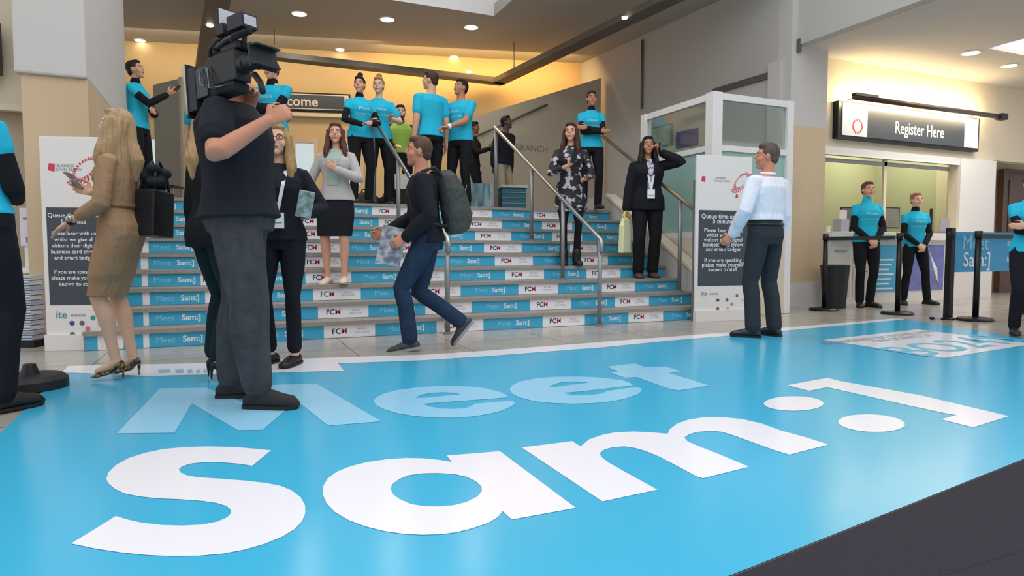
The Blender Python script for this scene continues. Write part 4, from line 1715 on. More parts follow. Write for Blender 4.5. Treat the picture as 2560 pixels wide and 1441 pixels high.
def monitor(label, px, w, h, rz):
    p = pY(px, 560, 7.6)
    t = thing('monitor', label, 'monitor', (p.x, 7.6, 1.101), rz, 'monitors on the registration desk')
    b = MB()
    b.box((-w / 2, 0, .10), (w / 2, .04, .10 + h), M_black)
    b.build('housing', t, .005)
    b = MB()
    b.box((-w / 2 + .02, -.002, .12), (w / 2 - .02, -.0003, .08 + h), mat('monitor_glass', '#6d6a62', .2))
    b.build('screen', t)
    b = MB()
    b.lathe([(.1, 0), (.1, .012), (.02, .02), (.018, .12)], M_black, 24, Matrix.Translation((0, .06, 0)))
    b.build('stand', t)
    return t


monitor('black computer monitor on the desk left of the taller staff woman', 2128, .34, .34, math.radians(-40))
monitor('wide black computer monitor on the desk between the two staff women', 2222, .55, .36, 0)
monitor('angled black computer monitor on the desk right of the shorter staff woman', 2330, .34, .36, math.radians(35))
b = MB()
p = pY(2103, 560, 7.2)
b.box((p.x - .12, 7.1, 1.101), (p.x + .05, 7.25, 1.30), mat('card_holder', '#a9a7b4', .3))
b.box((p.x - .14, 7.12, 1.301), (p.x + .02, 7.13, 1.44), mat('card_pink', '#e2cfd0', .5))
tag(b.build('leaflet_holder'), 'grey leaflet holder with a pink card at the left end of the desk', 'leaflet holder')
b = MB()
p = pY(2345, 560, 7.2)
b.box((p.x - .08, 7.0, 1.101), (p.x + .16, 7.2, 1.14), M_pgrey)
b.box((p.x - .08, 7.1, 1.141), (p.x + .16, 7.12, 1.36), mat('folder_grey', '#9c98a0', .5))
tag(b.build('document_tray'), 'grey document tray at the right end of the desk', 'tray')
for i, (px, lab) in enumerate(((2070, 'small white cup at the far left of the desk'), (2152, 'small white box on the desk behind the taller staff woman'))):
    p = pY(px, 560, 7.05)
    b = MB()
    if i == 0:
        b.lathe([(.03, 1.101), (.04, 1.19), (.036, 1.19), (.028, 1.11)], M_white, 20, Matrix.Translation((p.x, 7.05, 0)))
    else:
        b.box((p.x - .06, 7.0, 1.101), (p.x + .08, 7.1, 1.17), M_white)
    tag(b.build('cup' if i == 0 else 'small_box'), lab, 'cup' if i == 0 else 'box')
# dark display on the office wall and the lit patch of wall
q0, q1 = pY(2240, 460, 9.55), pY(2302, 530, 9.55)
b = MB()
b.box((q0.x, 9.52, q1.z), (q1.x, 9.5999, q0.z), M_black)
b.box((q0.x + .04, 9.515, q1.z + .04), (q1.x - .04, 9.5199, q0.z - .04), mat('dark_screen', '#1c2026', .15))
tag(b.build('office_display'), 'black display hanging on the wall inside the registration office', 'screen')
b = MB()
for px in (2212, 2384):
    p = pY(px, 400, YW + .1)
    b.box((p.x - .03, YW + .08, 1.101), (p.x + .03, YW + .12, 2.29), M_blackm if px > 2300 else M_cream)
b.box((8.2, YW + .08, 2.19), (11.4, YW + .12, 2.25), M_steelg)
tag(b.build('shutter_track'), 'thin shutter track inside the registration opening', 'shutter track')

# ---------------------------------------------------------------- waste bin
b = MB()
p = pY(2085, 764, 6.64)
n = 28
b.lathe([(.150, .001), (.19, .60), (.175, .60), (.14, .02)], mat('bin_black', '#1d1f24', .6), n, Matrix.Translation((p.x, p.y, 0)))
b.lathe([(.196, .585), (.196, .61), (.172, .61), (.172, .585)], mat('bin_black', '#1d1f24', .6), n, Matrix.Translation((p.x, p.y, 0)))
tag(b.build('waste_bin'), 'black tapered waste bin beside the oak pier at the registration desk', 'waste bin')


# ---------------------------------------------------------------- queue barriers
def barrier(label, p, h=1.02, sq=False):
    t = thing('barrier_post', label, 'barrier post', (p.x, p.y, 0), 0, 'black belt barrier posts')
    b = MB()
    b.lathe([(.19, .001), (.19, .02), (.17, .035), (.04, .05)] if not sq else [(.07, .001), (.07, .02), (.05, .03)], M_blackm, 32)
    b.build('base', t)
    b = MB()
    if sq:
        b.box((-.035, -.035, .03), (.035, .035, h + .06), M_blackm)
    else:
        b.tube([(0, 0, .04), (0, 0, h - .06)], .032, M_blackm, 18)
    b.build('post', t)
    b = MB()
    b.tube([(0, 0, h - .06), (0, 0, h + .02)], .040, M_black, 18)
    b.build('belt_head', t)
    return t


b1, b2, b3, b4 = pY(2060, 768, 6.4).xy.to_3d(), pz(2243, 786), pz(2369, 800), pz(2438, 802)
barrier('black barrier post standing beside the waste bin', b1)
barrier('black barrier post in front of the shorter staff woman', b2)
barrier('square black barrier post holding the blue banner', b3, sq=True)
barrier('black barrier post right of the blue banner post, nearest the floor graphic', b4)


def belt(label, a, c, z, h=.05):
    b = MB()
    d = (c - a).normalized()
    a = a + d * .045
    c = c - d * .045
    n_ = Vector((-d.y, d.x, 0)) * .002
    b.add([a + n_ + Vector((0, 0, z)), c + n_ + Vector((0, 0, z)), c + n_ + Vector((0, 0, z + h)), a + n_ + Vector((0, 0, z + h)),
           a - n_ + Vector((0, 0, z)), c - n_ + Vector((0, 0, z)), c - n_ + Vector((0, 0, z + h)), a - n_ + Vector((0, 0, z + h))],
          [(0, 3, 2, 1), (4, 5, 6, 7), (0, 1, 5, 4), (3, 7, 6, 2), (1, 2, 6, 5), (0, 4, 7, 3)], M_black)
    tag(b.build('barrier_belt'), label, 'barrier belt')


belt('black belt stretched in front of the two staff women', b1, b2, .955)
b5 = Vector((b4.x + 2.7, b4.y + .05, 0))
barrier('black barrier post hidden behind the staff member at the right edge', b5)
belt('black belt running to the right edge across the blue banner', b4, b5, .955)
b6 = Vector((b3.x + 1.6, b3.y + .04, 0))
barrier('square black barrier post at the right end of the blue banner', b6, sq=True)
b = MB()
zt = 1.035
b.box((b3.x + .036, b3.y - .004, .56), (b6.x - .036, b3.y + .004, zt), mat('banner_blue', '#2c93c4', .5))
M0 = frame((b3.x + .46, b3.y - .006, .90), (1, 0, 0), (0, 0, 1))
b.text('Meet', .24, M_pale, M0)
b.text('Sam:]', .24, M_pwhite, frame((b3.x + .50, b3.y - .006, .70), (1, 0, 0), (0, 0, 1)), bold=.01)
for i in range(3):
    for zz in (.70, .90):
        b.text('BTS', .09, M_pwhite, frame((b3.x + 1.15 + i * .33, b3.y - .006, zz), (1, 0, 0), (0, 0, 1)))
tag(b.build('barrier_banner'), 'blue fabric banner with white lettering hung between barrier posts', 'banner')
p = pz(2330, 800)
b = MB()
b.ell((p.x, p.y, .02), (.035, .03, .018), M_blackm)
b.tube([(p.x + .02, p.y, .012), (p.x + .3, p.y - .1, .012)], .006, M_steelg, 8)
tag(b.build('cable_end'), 'small dark cable end lying on the tiles beside the barrier', 'cable')

# ---------------------------------------------------------------- left edge: leaflet stand, paper stack, barrier base
f = 5.7
p0 = pD(48, 520, f)
p1 = pD(112, 615, f)
t = thing('leaflet_stand', 'white leaflet stand with a violet notice left of the totem', 'stand', (p0.x, p0.y, 0), math.radians(-23.6))
w_ = (Vector((p1.x, p1.y)) - Vector((p0.x, p0.y))).length
b = MB()
b.box((0, 0, p1.z), (w_, .015, p0.z), mat('notice_lilac', '#d8d3e2', .5))
b.box((.03, -.003, p0.z - .10), (w_ - .04, -.0005, p0.z - .085), mat('print_violet', '#6d62a8', .5))
b.box((.05, -.003, p1.z + .03), (w_ - .02, -.0005, p1.z + .075), mat('print_violet', '#6d62a8', .5))
b.text('ite', .035, M_navy, frame((w_ * .4, -.003, p0.z - .045), (1, 0, 0), (0, 0, 1)))
b.build('notice_board', t)
b = MB()
b.box((.02, .016, .6), (w_ - .05, .05, p1.z + .1), M_white)
b.box((-.05, -.12, .62), (w_ + .0, .15, .66), M_white)
b.box((.02, .02, .001), (w_ - .05, .10, .60), M_white)
b.build('shelf_column', t)
for i in range(13):
    q = pD(66, 700, 5.5)
    b = MB()
    dx = .008 * math.sin(i * 2.1)
    Mr = Matrix.Translation((q.x + dx, q.y, 0)) @ Matrix.Rotation(math.radians(-23.6 + 3 * math.sin(i * 1.7)), 4, 'Z')
    z0 = .06 + i * .042
    b.box((-.16, -.10, z0), (.10, .12, z0 + .036), mat('paper_bundle_%d' % (i % 3), ('#c9ccd6', '#aeb4c4', '#dcdce0')[i % 3], .6), Mr)
    b.box((-.16, -.1005, z0 + .012), (.10, -.1002, z0 + .02), mat('paper_band', '#5f6f9c', .6), Mr)
    ords = ['lowest', 'second', 'third', 'fourth', 'fifth', 'sixth', 'seventh', 'eighth', 'ninth', 'tenth', 'eleventh', 'twelfth', 'topmost']
    lab_ = ords[i] + (' magazine bundle in the pile left of the totem' if i in (0, 12) else ' magazine bundle from the bottom in the pile left of the totem')
    tag(b.build('magazine_bundle'), lab_, 'magazines', 'magazine bundles piled left of the totem')
b = MB()
b.box((-.2, -.13, .001), (.14, .16, .058), M_blackm, Matrix.Translation((q.x, q.y, 0)) @ Matrix.Rotation(math.radians(-23.6), 4, 'Z'))
tag(b.build('trolley_base'), 'low black base under the pile of magazines', 'base')
p = pz(76, 972)
b = MB()
b.lathe([(.19, .001), (.19, .05), (.16, .075), (.05, .08), (.03, .14)], mat('weight_black', '#17191c', .5), 32, Matrix.Translation((p.x, p.y, .006)))
tag(b.build('weighted_base'), 'round black weighted base on the floor behind the staff member at the left edge', 'base')
b = MB()
pts = [pz(60, 985), pz(85, 968), pz(105, 955), pz(122, 948)]
b.tube([(q.x, q.y, .014) for q in pts], .007, M_black, 8)
tag(b.build('floor_cable'), 'short black cable beside the round weighted base', 'cable')

# ---------------------------------------------------------------- landing furniture
a, c = pD(385, 300, 10.9), pD(452, 300, 10.5)
d = Vector((c.x - a.x, c.y - a.y, 0))
b = MB()
b.box((0, 0, ZL + .001), (d.length, .06, 3.56), mat('screen_grey', '#8f897b', .7), frame((a.x, a.y, 0), d, Vector((0, 0, 1)).cross(d.normalized())))
b.box((d.length - .02, -.01, ZL + .001), (d.length + .05, .07, 3.58), mat('screen_edge', '#b0a68f', .6), frame((a.x, a.y, 0), d, Vector((0, 0, 1)).cross(d.normalized())))
tag(b.build('partition_screen'), 'tall grey beige partition screen on the left of the landing', 'screen')
t = thing('folding_table', 'small folding table in front of the partition screen on the landing', 'table', tuple(pD(420, 440, 9.9).xy) + (ZL,), math.radians(-23))
b = MB()
b.box((-.16, -.15, .36), (.16, .15, .385), M_blackm)
b.build('tabletop', t)
for x in (-.14, .14):
    for y in (-.13, .13):
        b = MB()
        b.tube([(x, y, .001), (x, y, .36)], .010, M_steelg, 8)
        b.build('leg', t)
p = pD(1204, 505, 10.0)
b = MB()
b.box((-.17, -.15, .001), (.17, .15, .42), mat('carton_print', '#9fb9bd', .6, noise=((16, 16, 3), '#2f6474', .35)), Matrix.Translation((p.x, p.y, ZL)) @ Matrix.Rotation(-.35, 4, 'Z'))
tag(b.build('carton'), 'pale blue printed carton on the landing left of the teal crate', 'box')
p = pD(1280, 505, 10.05)
t = thing('storage_crate', 'teal plastic crate with horizontal ribs on the landing behind the rail', 'crate', (p.x, p.y, ZL), -.2)
b = MB()
b.box((-.19, -.16, .03), (.19, .16, .36), mat('crate_teal', '#23586a', .5))
b.build('body', t, .01)
b = MB()
for z in (.12, .2, .28):
    b.box((-.185, -.168, z), (.185, -.1601, z + .012), mat('crate_rib', '#5d8f9c', .5))
b.build('ribs', t)
b = MB()
b.box((-.21, -.18, .36), (.21, .18, .40), mat('crate_lid', '#a9b3ad', .5))
b.build('lid', t)
b = MB()
b.box((-.20, -.17, .001), (.20, .17, .029), M_blackm)
b.build('dolly', t)
p = pD(1035, 470, 10.1)
t = thing('display_desk', 'small desk with a white front on the landing behind the running man', 'desk', (p.x, p.y, ZL), -.3)
b = MB()
b.box((-.28, -.2, .34), (.28, .2, .56), M_white)
b.build('white_front', t)
b = MB()
b.box((-.26, -.18, .001), (.26, .18, .339), M_black)
b.build('plinth', t)
for px, s, lab in ((915, .18, 'olive brown holdall on the landing behind the left handrail'), (966, .14, 'black holdall on the landing beside the olive one')):
    p = pD(px, 500, 9.7)
    f_ = Flesh()
    f_.ell((0, 0, s * .75), (s * 1.2, s * .6, s * .75))
    f_.ell((s * .6, 0, s * .6), (s * .5, s * .55, s * .6))
    f_.ell((-s * .6, 0, s * .6), (s * .5, s * .55, s * .6))
    ob = f_.build('holdall', cloth('bag_' + str(px), '#4a3f36' if px == 915 else '#17181b', .8), .012, 3)
    ob.location = (p.x, p.y, ZL + .002)
    h_ = MB()
    h_.tube([(-s * .4, 0, s * 1.35), (-s * .3, 0, s * 1.7), (s * .3, 0, s * 1.7), (s * .4, 0, s * 1.35)], .012, M_black, 8)
    h_.build('handle', ob)
    tag(ob, lab, 'bag')
# ---------------------------------------------------------------- the people
BLUE = '#27b4d4'
BLK = '#15161b'
ST = (('Please', 1.29, .062, '#a5e2f4'), ('contact me', 1.22, .05, '#a5e2f4'))


def tee(**k):
    d = dict(kind='tshirt', color=BLUE, sleeve='cap', under=BLK, z0=.90, collar=False, add=.016)
    d.update(k)
    return d


TRO = dict(kind='trousers', color=BLK, slim=.92)
DARKSHOE = dict(kind='shoe', color='#17171b')
HANG = lambda s, f=.04, o=.05: dict(w=(s * (.20 + o), f, .86), pole=(s * .5, -1, 0))
CLASP = (dict(w=(-.055, .17, .93), d=(.5, .25, -.75), n=(0, -1, .2), pole=(-1, -.6, 0), curl=.5), dict(w=(.055, .19, .94), d=(-.5, .25, -.75), n=(0, -1, .2), pole=(1, -.6, 0), curl=.5))
CROSS = (dict(w=(.10, .20, 1.17), d=(1, .1, .05), n=(0, -1, 0), pole=(-1, .1, -1), curl=.3), dict(w=(-.10, .215, 1.12), d=(-1, .1, .05), n=(0, -1, 0), pole=(1, .1, -1), curl=.3))


def man_at(px, pyh, depth=None, foot=None, z=0.0):
    "place and height: depth known or photo row of the feet"
    if foot is not None:
        p = pz(foot[0], foot[1], z)
        h = pD(px, pyh, fwd(p)).z - z
    else:
        q = pD(px, 500, depth)
        p = Vector((q.x, q.y, z))
        h = pD(px, pyh, depth).z - z
    return p, h


Z_MAT = .0055
# staff member cut by the left edge, seen from behind
p, h = man_at(10, 288, foot=(22, 1022), z=Z_MAT)
person('person in a bright blue T-shirt and black trousers cut off by the left edge', (p.x - .10, p.y, Z_MAT), 40, 1.76, True, 1.08, 'light', ('bun', '#2c1d16'),
       tee(z0=.93, hem=1.05), dict(kind='trousers', color='#14161d', add=.02), dict(kind='boot', color='#101113'), fine=True,
       hands=(dict(w=(-.2, .12, 1.0), pole=(-.6, -1, 0)), dict(w=(-.02, .22, 1.06), d=(-.8, .6, .1), n=(0, -1, 0), pole=(1, -.6, -.5))), head=(-20, 10))

# woman in the tan dress
p, h = man_at(300, 258, foot=(312, 946), z=Z_MAT)
W1 = person('woman with long blonde hair in a belted tan dress and leopard print heels', (p.x, p.y, Z_MAT), -72, h * .985, True, .98, 'fair', ('long', '#93795a'),
            dict(kind='dress', color='#b08b68', sleeve='three', zb=.56, fold=.9, add=.018, mat=mat('dress_tan', '#b08b68', .7, noise=((5, 5, 2.5), '#9b7756', .8), bump=((9, 9, 4), .8, .04))), None,
            dict(kind='heel', color='#4b3020', mat=mat('leopard_print', '#a8763f', .5, noise=(55, '#1d120c', .12, .48))), fine=True, head=(0, 8),
            feet=((-.055, .03, .055, 6, 13), (.055, -.03, .055, -14, 13)),
            hands=(dict(w=(-.16, .23, .99), d=(.1, .9, -.6), n=(.2, -.3, -1), pole=(-.5, -1, -.4), curl=.18), dict(w=(.06, .20, 1.20), d=(.1, 1, .35), n=(-.9, -.2, .3), pole=(.6, -.8, -.8), curl=.7)))
# belt, watch
b = MB()
T = W1['T']
pts = [T(.138 * math.cos(a), .003 + .108 * math.sin(a), 1.10 + .0 * a) for a in [k * math.pi / 14 for k in range(29)]]
b.tube(pts, .014, mat('belt_tan', '#80653f', .5), 8)
b.build('belt', W1['body'])
b = MB()
sh, ej, wp = W1['arms'][0]
dr = (wp - ej).normalized()
Rw = dr.to_track_quat('Z', 'Y').to_matrix().to_4x4()
b.lathe([(.031, -.012), (.031, .012), (.026, .012), (.026, -.012)], mat('watch_strap', '#2a1c16', .5), 20, Matrix.Translation(wp - dr * .02) @ Rw)
b.ell(wp - dr * .02 + Vector((-.028, 0, .012)), (.012, .022, .022), M_steel, None, 14, 8)
b.build('wristwatch', W1['body'])


def held(label, name, cat, info, hand_i, size, m, off=(0, 0, 0), dirn=None, nrm=None, screen=None):
    "a small flat thing held in a hand (top-level)"
    M = info['M']
    sh, ej, wp = info['arms'][hand_i]
    d = (info['Rl'] @ Vector(dirn)) if dirn else (wp - ej).normalized()
    n = (info['Rl'] @ Vector(nrm)) if nrm else Vector((0, 0, 1))
    d.normalize()
    lat = d.cross(n).normalized()
    n = lat.cross(d)
    c = M @ (wp + info['Rl'] @ Vector(off))
    Rm = M.to_3x3().normalized()
    A_ = Rm @ d
    B_ = Rm @ lat
    C_ = Rm @ n
    b = MB()
    sx, sy, sz = size
    b.box((-sx / 2, -sy / 2, -sz / 2), (sx / 2, sy / 2, sz / 2), m)
    if screen:
        b.box((-sx / 2 + .006, -sy / 2 + .005, sz / 2 + .0003), (sx / 2 - .006, sy / 2 - .005, sz / 2 + .001), screen)
    o = b.build(name, None, .003)
    o.matrix_world = Matrix(((A_.x, B_.x, C_.x, c.x), (A_.y, B_.y, C_.y, c.y), (A_.z, B_.z, C_.z, c.z), (0, 0, 0, 1)))
    return tag(o, label, cat)


M_phone = mat('phone_black', '#1a1c20', .25)
M_scr = mat('phone_screen', '#55606a', .15)
held('grey phone in the raised hand of the blonde woman in the tan dress', 'phone', 'phone', W1, 1, (.14, .07, .009), mat('phone_grey', '#74706c', .3), (-.0, .10, .075), (0, .6, .6), (0, -.6, .6), M_scr)

# her black handbag
M = W1['M']
bag = Flesh()
bag.mb.box((-.10, -.065, -.16), (.10, .065, .13), None)
bag.ell((0, 0, .10), (.095, .06, .06))
bo = bag.build('handbag', mat('bag_leather', '#15161a', .45, bump=(18, .5, .01)), .008, 6)
bw = M @ Vector((.06, -.20, 1.12))
bo.location = bw
bo.rotation_euler = (math.radians(0), math.radians(4), math.radians(60))
tag(bo, 'large black handbag hanging behind the blonde woman in the tan dress', 'bag')
b = MB()
for s in (-1, 1):
    b.tube([(-.07, .05 * s, .12), (-.06, .04 * s, .24), (-.0, .02 * s, .32), (.05, .04 * s, .24), (.07, .05 * s, .12)], .009, mat('bag_leather', '#15161a'), 8)
b.build('strap', bo)
# dark scarf tucked in the bag
sf = Flesh()
for k in range(9):
    sf.ell((.05 * math.sin(k * 2.1), .03 * math.cos(k * 1.3), .15 + .014 * k), (.05, .045, .035))
sf.build('scarf', cloth('scarf_dark', '#23262c', .9), .01, 2, bo)

# cameraman
p, h = man_at(640, 140, foot=(620, 1003), z=Z_MAT)
C1 = person('cameraman in a black T-shirt and grey jeans filming with a shoulder camera', (p.x - .02, p.y - .02, Z_MAT), 106, 1.87, False, 1.13, 'red', ('short', '#3a2c24'),
            dict(kind='tshirt', color='#1b1e27', sleeve='short', z0=.90, add=.042, hem=1.12, fold=.9, sflare=1.25, sadd=.014), dict(kind='trousers', color='#35373a', denim='#4c4e52', fold=.9, hem=.78, len=.93, add=.034, zt=.93),
            dict(kind='boot', color='#1e1f22', rough=.8, sole='#141414'), fine=True, beard='#6b5145', head=(0, -4), lean=-3,
            feet=((-.13, -.10, 0, 4, 0), (.13, .10, 0, -12, 0)),
            hands=(dict(w=(-.06, .07, 1.46), d=(.6, .3, .7), n=(1, 0, 0), pole=(-.5, -.9, -.9), curl=.75), dict(w=(.30, .225, 1.31), d=(-.3, .8, .5), n=(-1, .15, 0), pole=(.15, -1.6, -.6), curl=.95)))
# shoulder camera (top-level: it is held)
Mc = C1['M'].copy()
S_ = C1['S']
cam_o = pD(588, 300, 3.24)
cam_o.z = 1.59
t = thing('video_camera', 'black shoulder-mounted broadcast camera carried by the cameraman', 'camera', tuple(cam_o))
t.rotation_euler = (0, 0, math.radians(-146))
t.scale = (.67, .67, .67)
M_cam = mat('camera_black', '#1c1e22', .5, bump=(30, .2, .004))
M_camg = mat('camera_grey', '#3c4046', .45)
b = MB()
Rc = Matrix.Rotation(math.radians(4), 4, 'X')
b.box((-.02, -.16, .03), (.11, .18, .25), M_cam, Rc)
b.box((-.01, .0, .25), (.10, .20, .31), M_cam, Rc)
b.build('camera_body', t, .012)
b = MB()
b.box((-.035, -.40, -.10), (.115, -.30, .22), M_cam, Rc)
b.box((-.03, -.30, -.02), (.11, -.161, .20), M_camg, Rc)
b.box((-.045, -.43, -.14), (.12, -.401, .26), M_cam, Rc)
b.tube([Rc @ Vector((.12, -.415, -.12)), Rc @ Vector((.125, -.415, .25))], .011, M_steel, 10)
b.build('battery_pack', t, .008)
b = MB()
Ly = Rc @ Matrix.Translation((.045, .18, .14)) @ Matrix.Rotation(math.radians(-90), 4, 'X')
b.lathe([(.062, 0), (.062, .05), (.055, .052), (.055, .15), (.066, .155), (.070, .22), (.062, .225), (.05, .21)], M_cam, 28, Ly)
b.build('lens', t)
b = MB()
b.box((-.065, .225 + .17, .06), (.155, .24 + .17, .22), M_cam, Rc)
b.box((-.055, .24 + .17, .07), (.145, .29 + .17, .08), M_cam, Rc)
b.box((-.055, .24 + .17, .20), (.145, .30 + .17, .21), M_cam, Rc)
b.build('lens_hood', t)
b = MB()
b.tube([Rc @ Vector(q) for q in ((.045, -.20, .24), (.045, -.20, .34), (.045, -.10, .385), (.045, .16, .385), (.045, .22, .33), (.045, .20, .25))], .017, M_cam, 12)
b.build('top_handle', t)
b = MB()
b.box((-.13, .10, .20), (-.02, .28, .30), M_cam, Rc)
b.tube([Rc @ Vector((-.06, .10, .25)), Rc @ Vector((-.06, .02, .25))], .03, M_cam, 16)
b.build('viewfinder', t, .01)
b = MB()
b.box((-.01, .13, .37), (.12, .30, .47), M_cam, Rc)
b.box((.005, .301, .385), (.105, .306, .455), mat('fitting_grey', '#b9bcc4', .4), Rc)
b.build('monitor_unit', t, .008)
b = MB()
for q in ((-.0, -.05, .39), (.05, -.02, .41), (.09, .03, .40), (.02, -.12, .36)):
    b.box((q[0] - .03, q[1] - .04, q[2] - .03), (q[0] + .03, q[1] + .05, q[2] + .05), M_cam if q[0] != .05 else M_camg, Rc)
b.build('radio_receivers', t, .006)
b = MB()
b.tube([Rc @ Vector((.10, -.02, .30)), Rc @ Vector((.12, .12, .32)), Rc @ Vector((.12, .34, .31))], .016, M_camg, 12)
b.tube([Rc @ Vector((.12, .20, .315)), Rc @ Vector((.12, .38, .31))], .024, mat('foam_black', '#101114', .95, bump=(200, .8, .003)), 14)
b.build('microphone', t)
b = MB()
b.box((-.03, -.14, -.035), (.11, .14, .03), mat('shoulder_pad', '#25272b', .9), Rc)
b.build('shoulder_pad', t, .015)
b = MB()
for k in range(4):
    b.tube([Rc @ Vector((.11, -.25 + .05 * k, .18)), Rc @ Vector((.15, -.18 + .05 * k, .05 - .02 * k)), Rc @ Vector((.12, -.02 + .05 * k, .0))], .005, M_black if k % 2 else mat('cable_grey', '#767a80', .5), 6)
b.build('cables', t)
b = MB()
b.tube([Rc @ Vector((.045, .30, .05)), Rc @ Vector((.045, .36, -.02)), Rc @ Vector((.06, .40, -.10))], .022, M_cam, 12)
b.build('hand_grip', t)
# lamp on its arm
b = MB()
lp = Vector((.045, .03, .60))
b.tube([Rc @ Vector((.045, .05, .385)), Rc @ Vector((.045, .02, .44)), Rc @ Vector((.045, .02, .44))], .010, M_camg, 10)
b.build('lamp_arm', t)
b = MB()
b.box((-.055, -.03, .40), (.115, -.008, .57), M_black)
b.box((-.055, -.0079, .40), (-.045, .02, .57), M_black)
b.build('lamp_housing', t, .004)
b = MB()
b.box((-.044, -.0075, .405), (.11, .005, .565), mat('lamp_diffuser', '#c5c6d0', .6))
b.build('lamp_diffuser', t, .004)

# woman in black behind the cameraman
p, h = man_at(530, 322, foot=(540, 948), z=Z_MAT)
person('woman in a long black coat with blonde hair half hidden behind the cameraman', (p.x, p.y, Z_MAT), 60, 1.68, True, 1.0, 'fair', ('longstraight', '#9a7c57'),
       dict(kind='coat', color='#15171c', sleeve='long', z0=.84, add=.028, hem=1.1), dict(kind='trousers', color='#12262e', add=.016, len=.92), dict(kind='heel', color='#0f1012'),
       feet=((-.07, .03, .055, 5, 13), (.07, -.02, .055, -5, 13)), head=(10, 0))

# woman with spectacles
p, h = man_at(700, 308, foot=(700, 912), z=.004)
G1 = person('woman with spectacles and long blonde hair in a black jacket with white lanyard', (p.x + .02, p.y + .02, Z_MAT), 190, h, True, .98, 'fair', ('long', '#8c7048'),
            dict(kind='jacket', color='#1a1c24', sleeve='long', z0=.86, front='#22242c', fw=.05, add=.02), dict(kind='trousers', color='#15171f', slim=.85, len=.9),
            dict(kind='flat', color='#1a1512'), fine=True, glasses=True, head=(8, 2),
            feet=((-.09, .05, 0, -22, 0), (.09, -.04, 0, -45, 0)),
            hands=(dict(w=(-.17, .20, 1.10), d=(-.2, .8, .3), n=(.6, 0, .6), pole=(-.7, -.8, -.3), curl=.5), dict(w=(.17, .10, .88), pole=(.6, -1, 0), curl=.35)))
M_lan = mat('lanyard_white', '#dcdde6', .6)


def lanyard(info, z=1.12, zoff=.155, w=.012, m=None):
    T = info['T']
    b = MB()
    for s in (-1, 1):
        a = [T(s * .062, .02, 1.455), T(s * .055, .085, 1.40), T(s * .04, zoff, 1.30), T(0, zoff + .01, z)]
        for q in range(len(a) - 1):
            u, v = a[q], a[q + 1]
            n_ = (v - u).cross(info['ay']).normalized() * w
            b.add([u - n_, u + n_, v + n_, v - n_, u - n_ - info['ay'] * .003, u + n_ - info['ay'] * .003, v + n_ - info['ay'] * .003, v - n_ - info['ay'] * .003], [(0, 1, 2, 3), (7, 6, 5, 4), (0, 4, 5, 1), (2, 6, 7, 3), (1, 5, 6, 2), (0, 3, 7, 4)], m or M_lan)
    b.build('lanyard', info['body'])
    b = MB()
    c = T(0, zoff + .012, z - .055)
    M_ = frame(c, info['ax'], Vector((0, 0, 1)))
    b.box((-.045, -.055, -.003), (.045, .055, .003), M_pwhite, M_)
    b.box((-.03, -.02, -.0045), (.03, -.012, .0045), M_pgrey, M_)
    b.build('name_badge', info['body'])


lanyard(G1, 1.10, .150)
held('blue phone in the lowered hand of the woman with spectacles', 'phone', 'phone', G1, 1, (.13, .07, .009), mat('phone_blue', '#3e5c8f', .3), (.0, .03, -.13), (0, .2, -1), (-1, 0, 0))
held('folded leaflet in the raised hand of the woman with spectacles', 'leaflet', 'leaflet', G1, 0, (.20, .10, .006), mat('leaflet_white', '#d9d6d8', .6, noise=(20, '#7f8b74', .3)), (-.03, .12, .05), (-.2, .5, .8), (0, -.8, .5))

# running man with the backpack
p, h = man_at(1062, 322, foot=(1040, 876), z=Z_MAT)
R1 = person('man with a backpack walking briskly left in a dark jacket and blue jeans', (p.x + .10, p.y, Z_MAT), -72, h * 1.0, False, .95, 'red', ('short', '#4a352b'),
            dict(kind='jacket', color='#1c1e24', sleeve='long', z0=.88, add=.022), dict(kind='trousers', color='#1d2c40', denim='#2b3f58', slim=.95),
            dict(kind='sneaker', color='#33363a', sole='#8f9294'), fine=True, lean=6, head=(-4, 8), hip=(0, 0, -.05),
            feet=((-.05, .14, .0, 0, 10), (.07, -.27, .13, 0, 50)),
            hands=(dict(w=(-.17, .16, .96), d=(-.1, .9, -.4), n=(.9, 0, -.2), pole=(-.4, -1, 0), curl=.8), dict(w=(.16, .34, 1.02), d=(-.2, 1, -.1), n=(-1, 0, 0), pole=(.4, -1, -.3), curl=.9)))
held('pale newspaper carried in the hand of the man with the backpack', 'newspaper', 'newspaper', R1, 0, (.30, .20, .02), mat('newsprint', '#c9c9cf', .7, noise=(14, '#6f7686', .25)), (.04, .12, -.05), (0, .35, -1), (-.9, .3, 0))
M = R1['M']
bp = Flesh()
bp.loft([(Vector((0, 0, -.27)), Vector((.10, 0, 0)), Vector((0, .06, 0))), (Vector((0, -.01, -.24)), Vector((.15, 0, 0)), Vector((0, .10, 0))), (Vector((0, -.02, -.1)), Vector((.165, 0, 0)), Vector((0, .125, 0))), (Vector((0, -.01, .08)), Vector((.155, 0, 0)), Vector((0, .11, 0))),
         (Vector((0, .01, .2)), Vector((.12, 0, 0)), Vector((0, .08, 0))), (Vector((0, .02, .25)), Vector((.06, 0, 0)), Vector((0, .04, 0)))], 24)
bp.ell((0, -.10, -.12), (.11, .045, .11))
ob = bp.build('backpack', mat('backpack_nylon', '#2f3231', .7, noise=(6, '#454a45', .6), bump=(14, .8, .03)), .009, 4)
bw = M @ R1['T'](.02, -.225, 1.22)
ob.location = bw
ob.rotation_euler = (math.radians(-8), 0, math.radians(72))
tag(ob, 'grey backpack on the back of the man walking past the stairs', 'backpack')
b = MB()
for s in (-1, 1):
    b.tube([(s * .09, .06, .2), (s * .12, .10, .27), (s * .125, .2, .25), (s * .13, .335, .12), (s * .145, .32, -.05), (s * .155, .18, -.17), (s * .13, .06, -.2)], .013, mat('strap_black', '#1b1c1e', .7), 8)
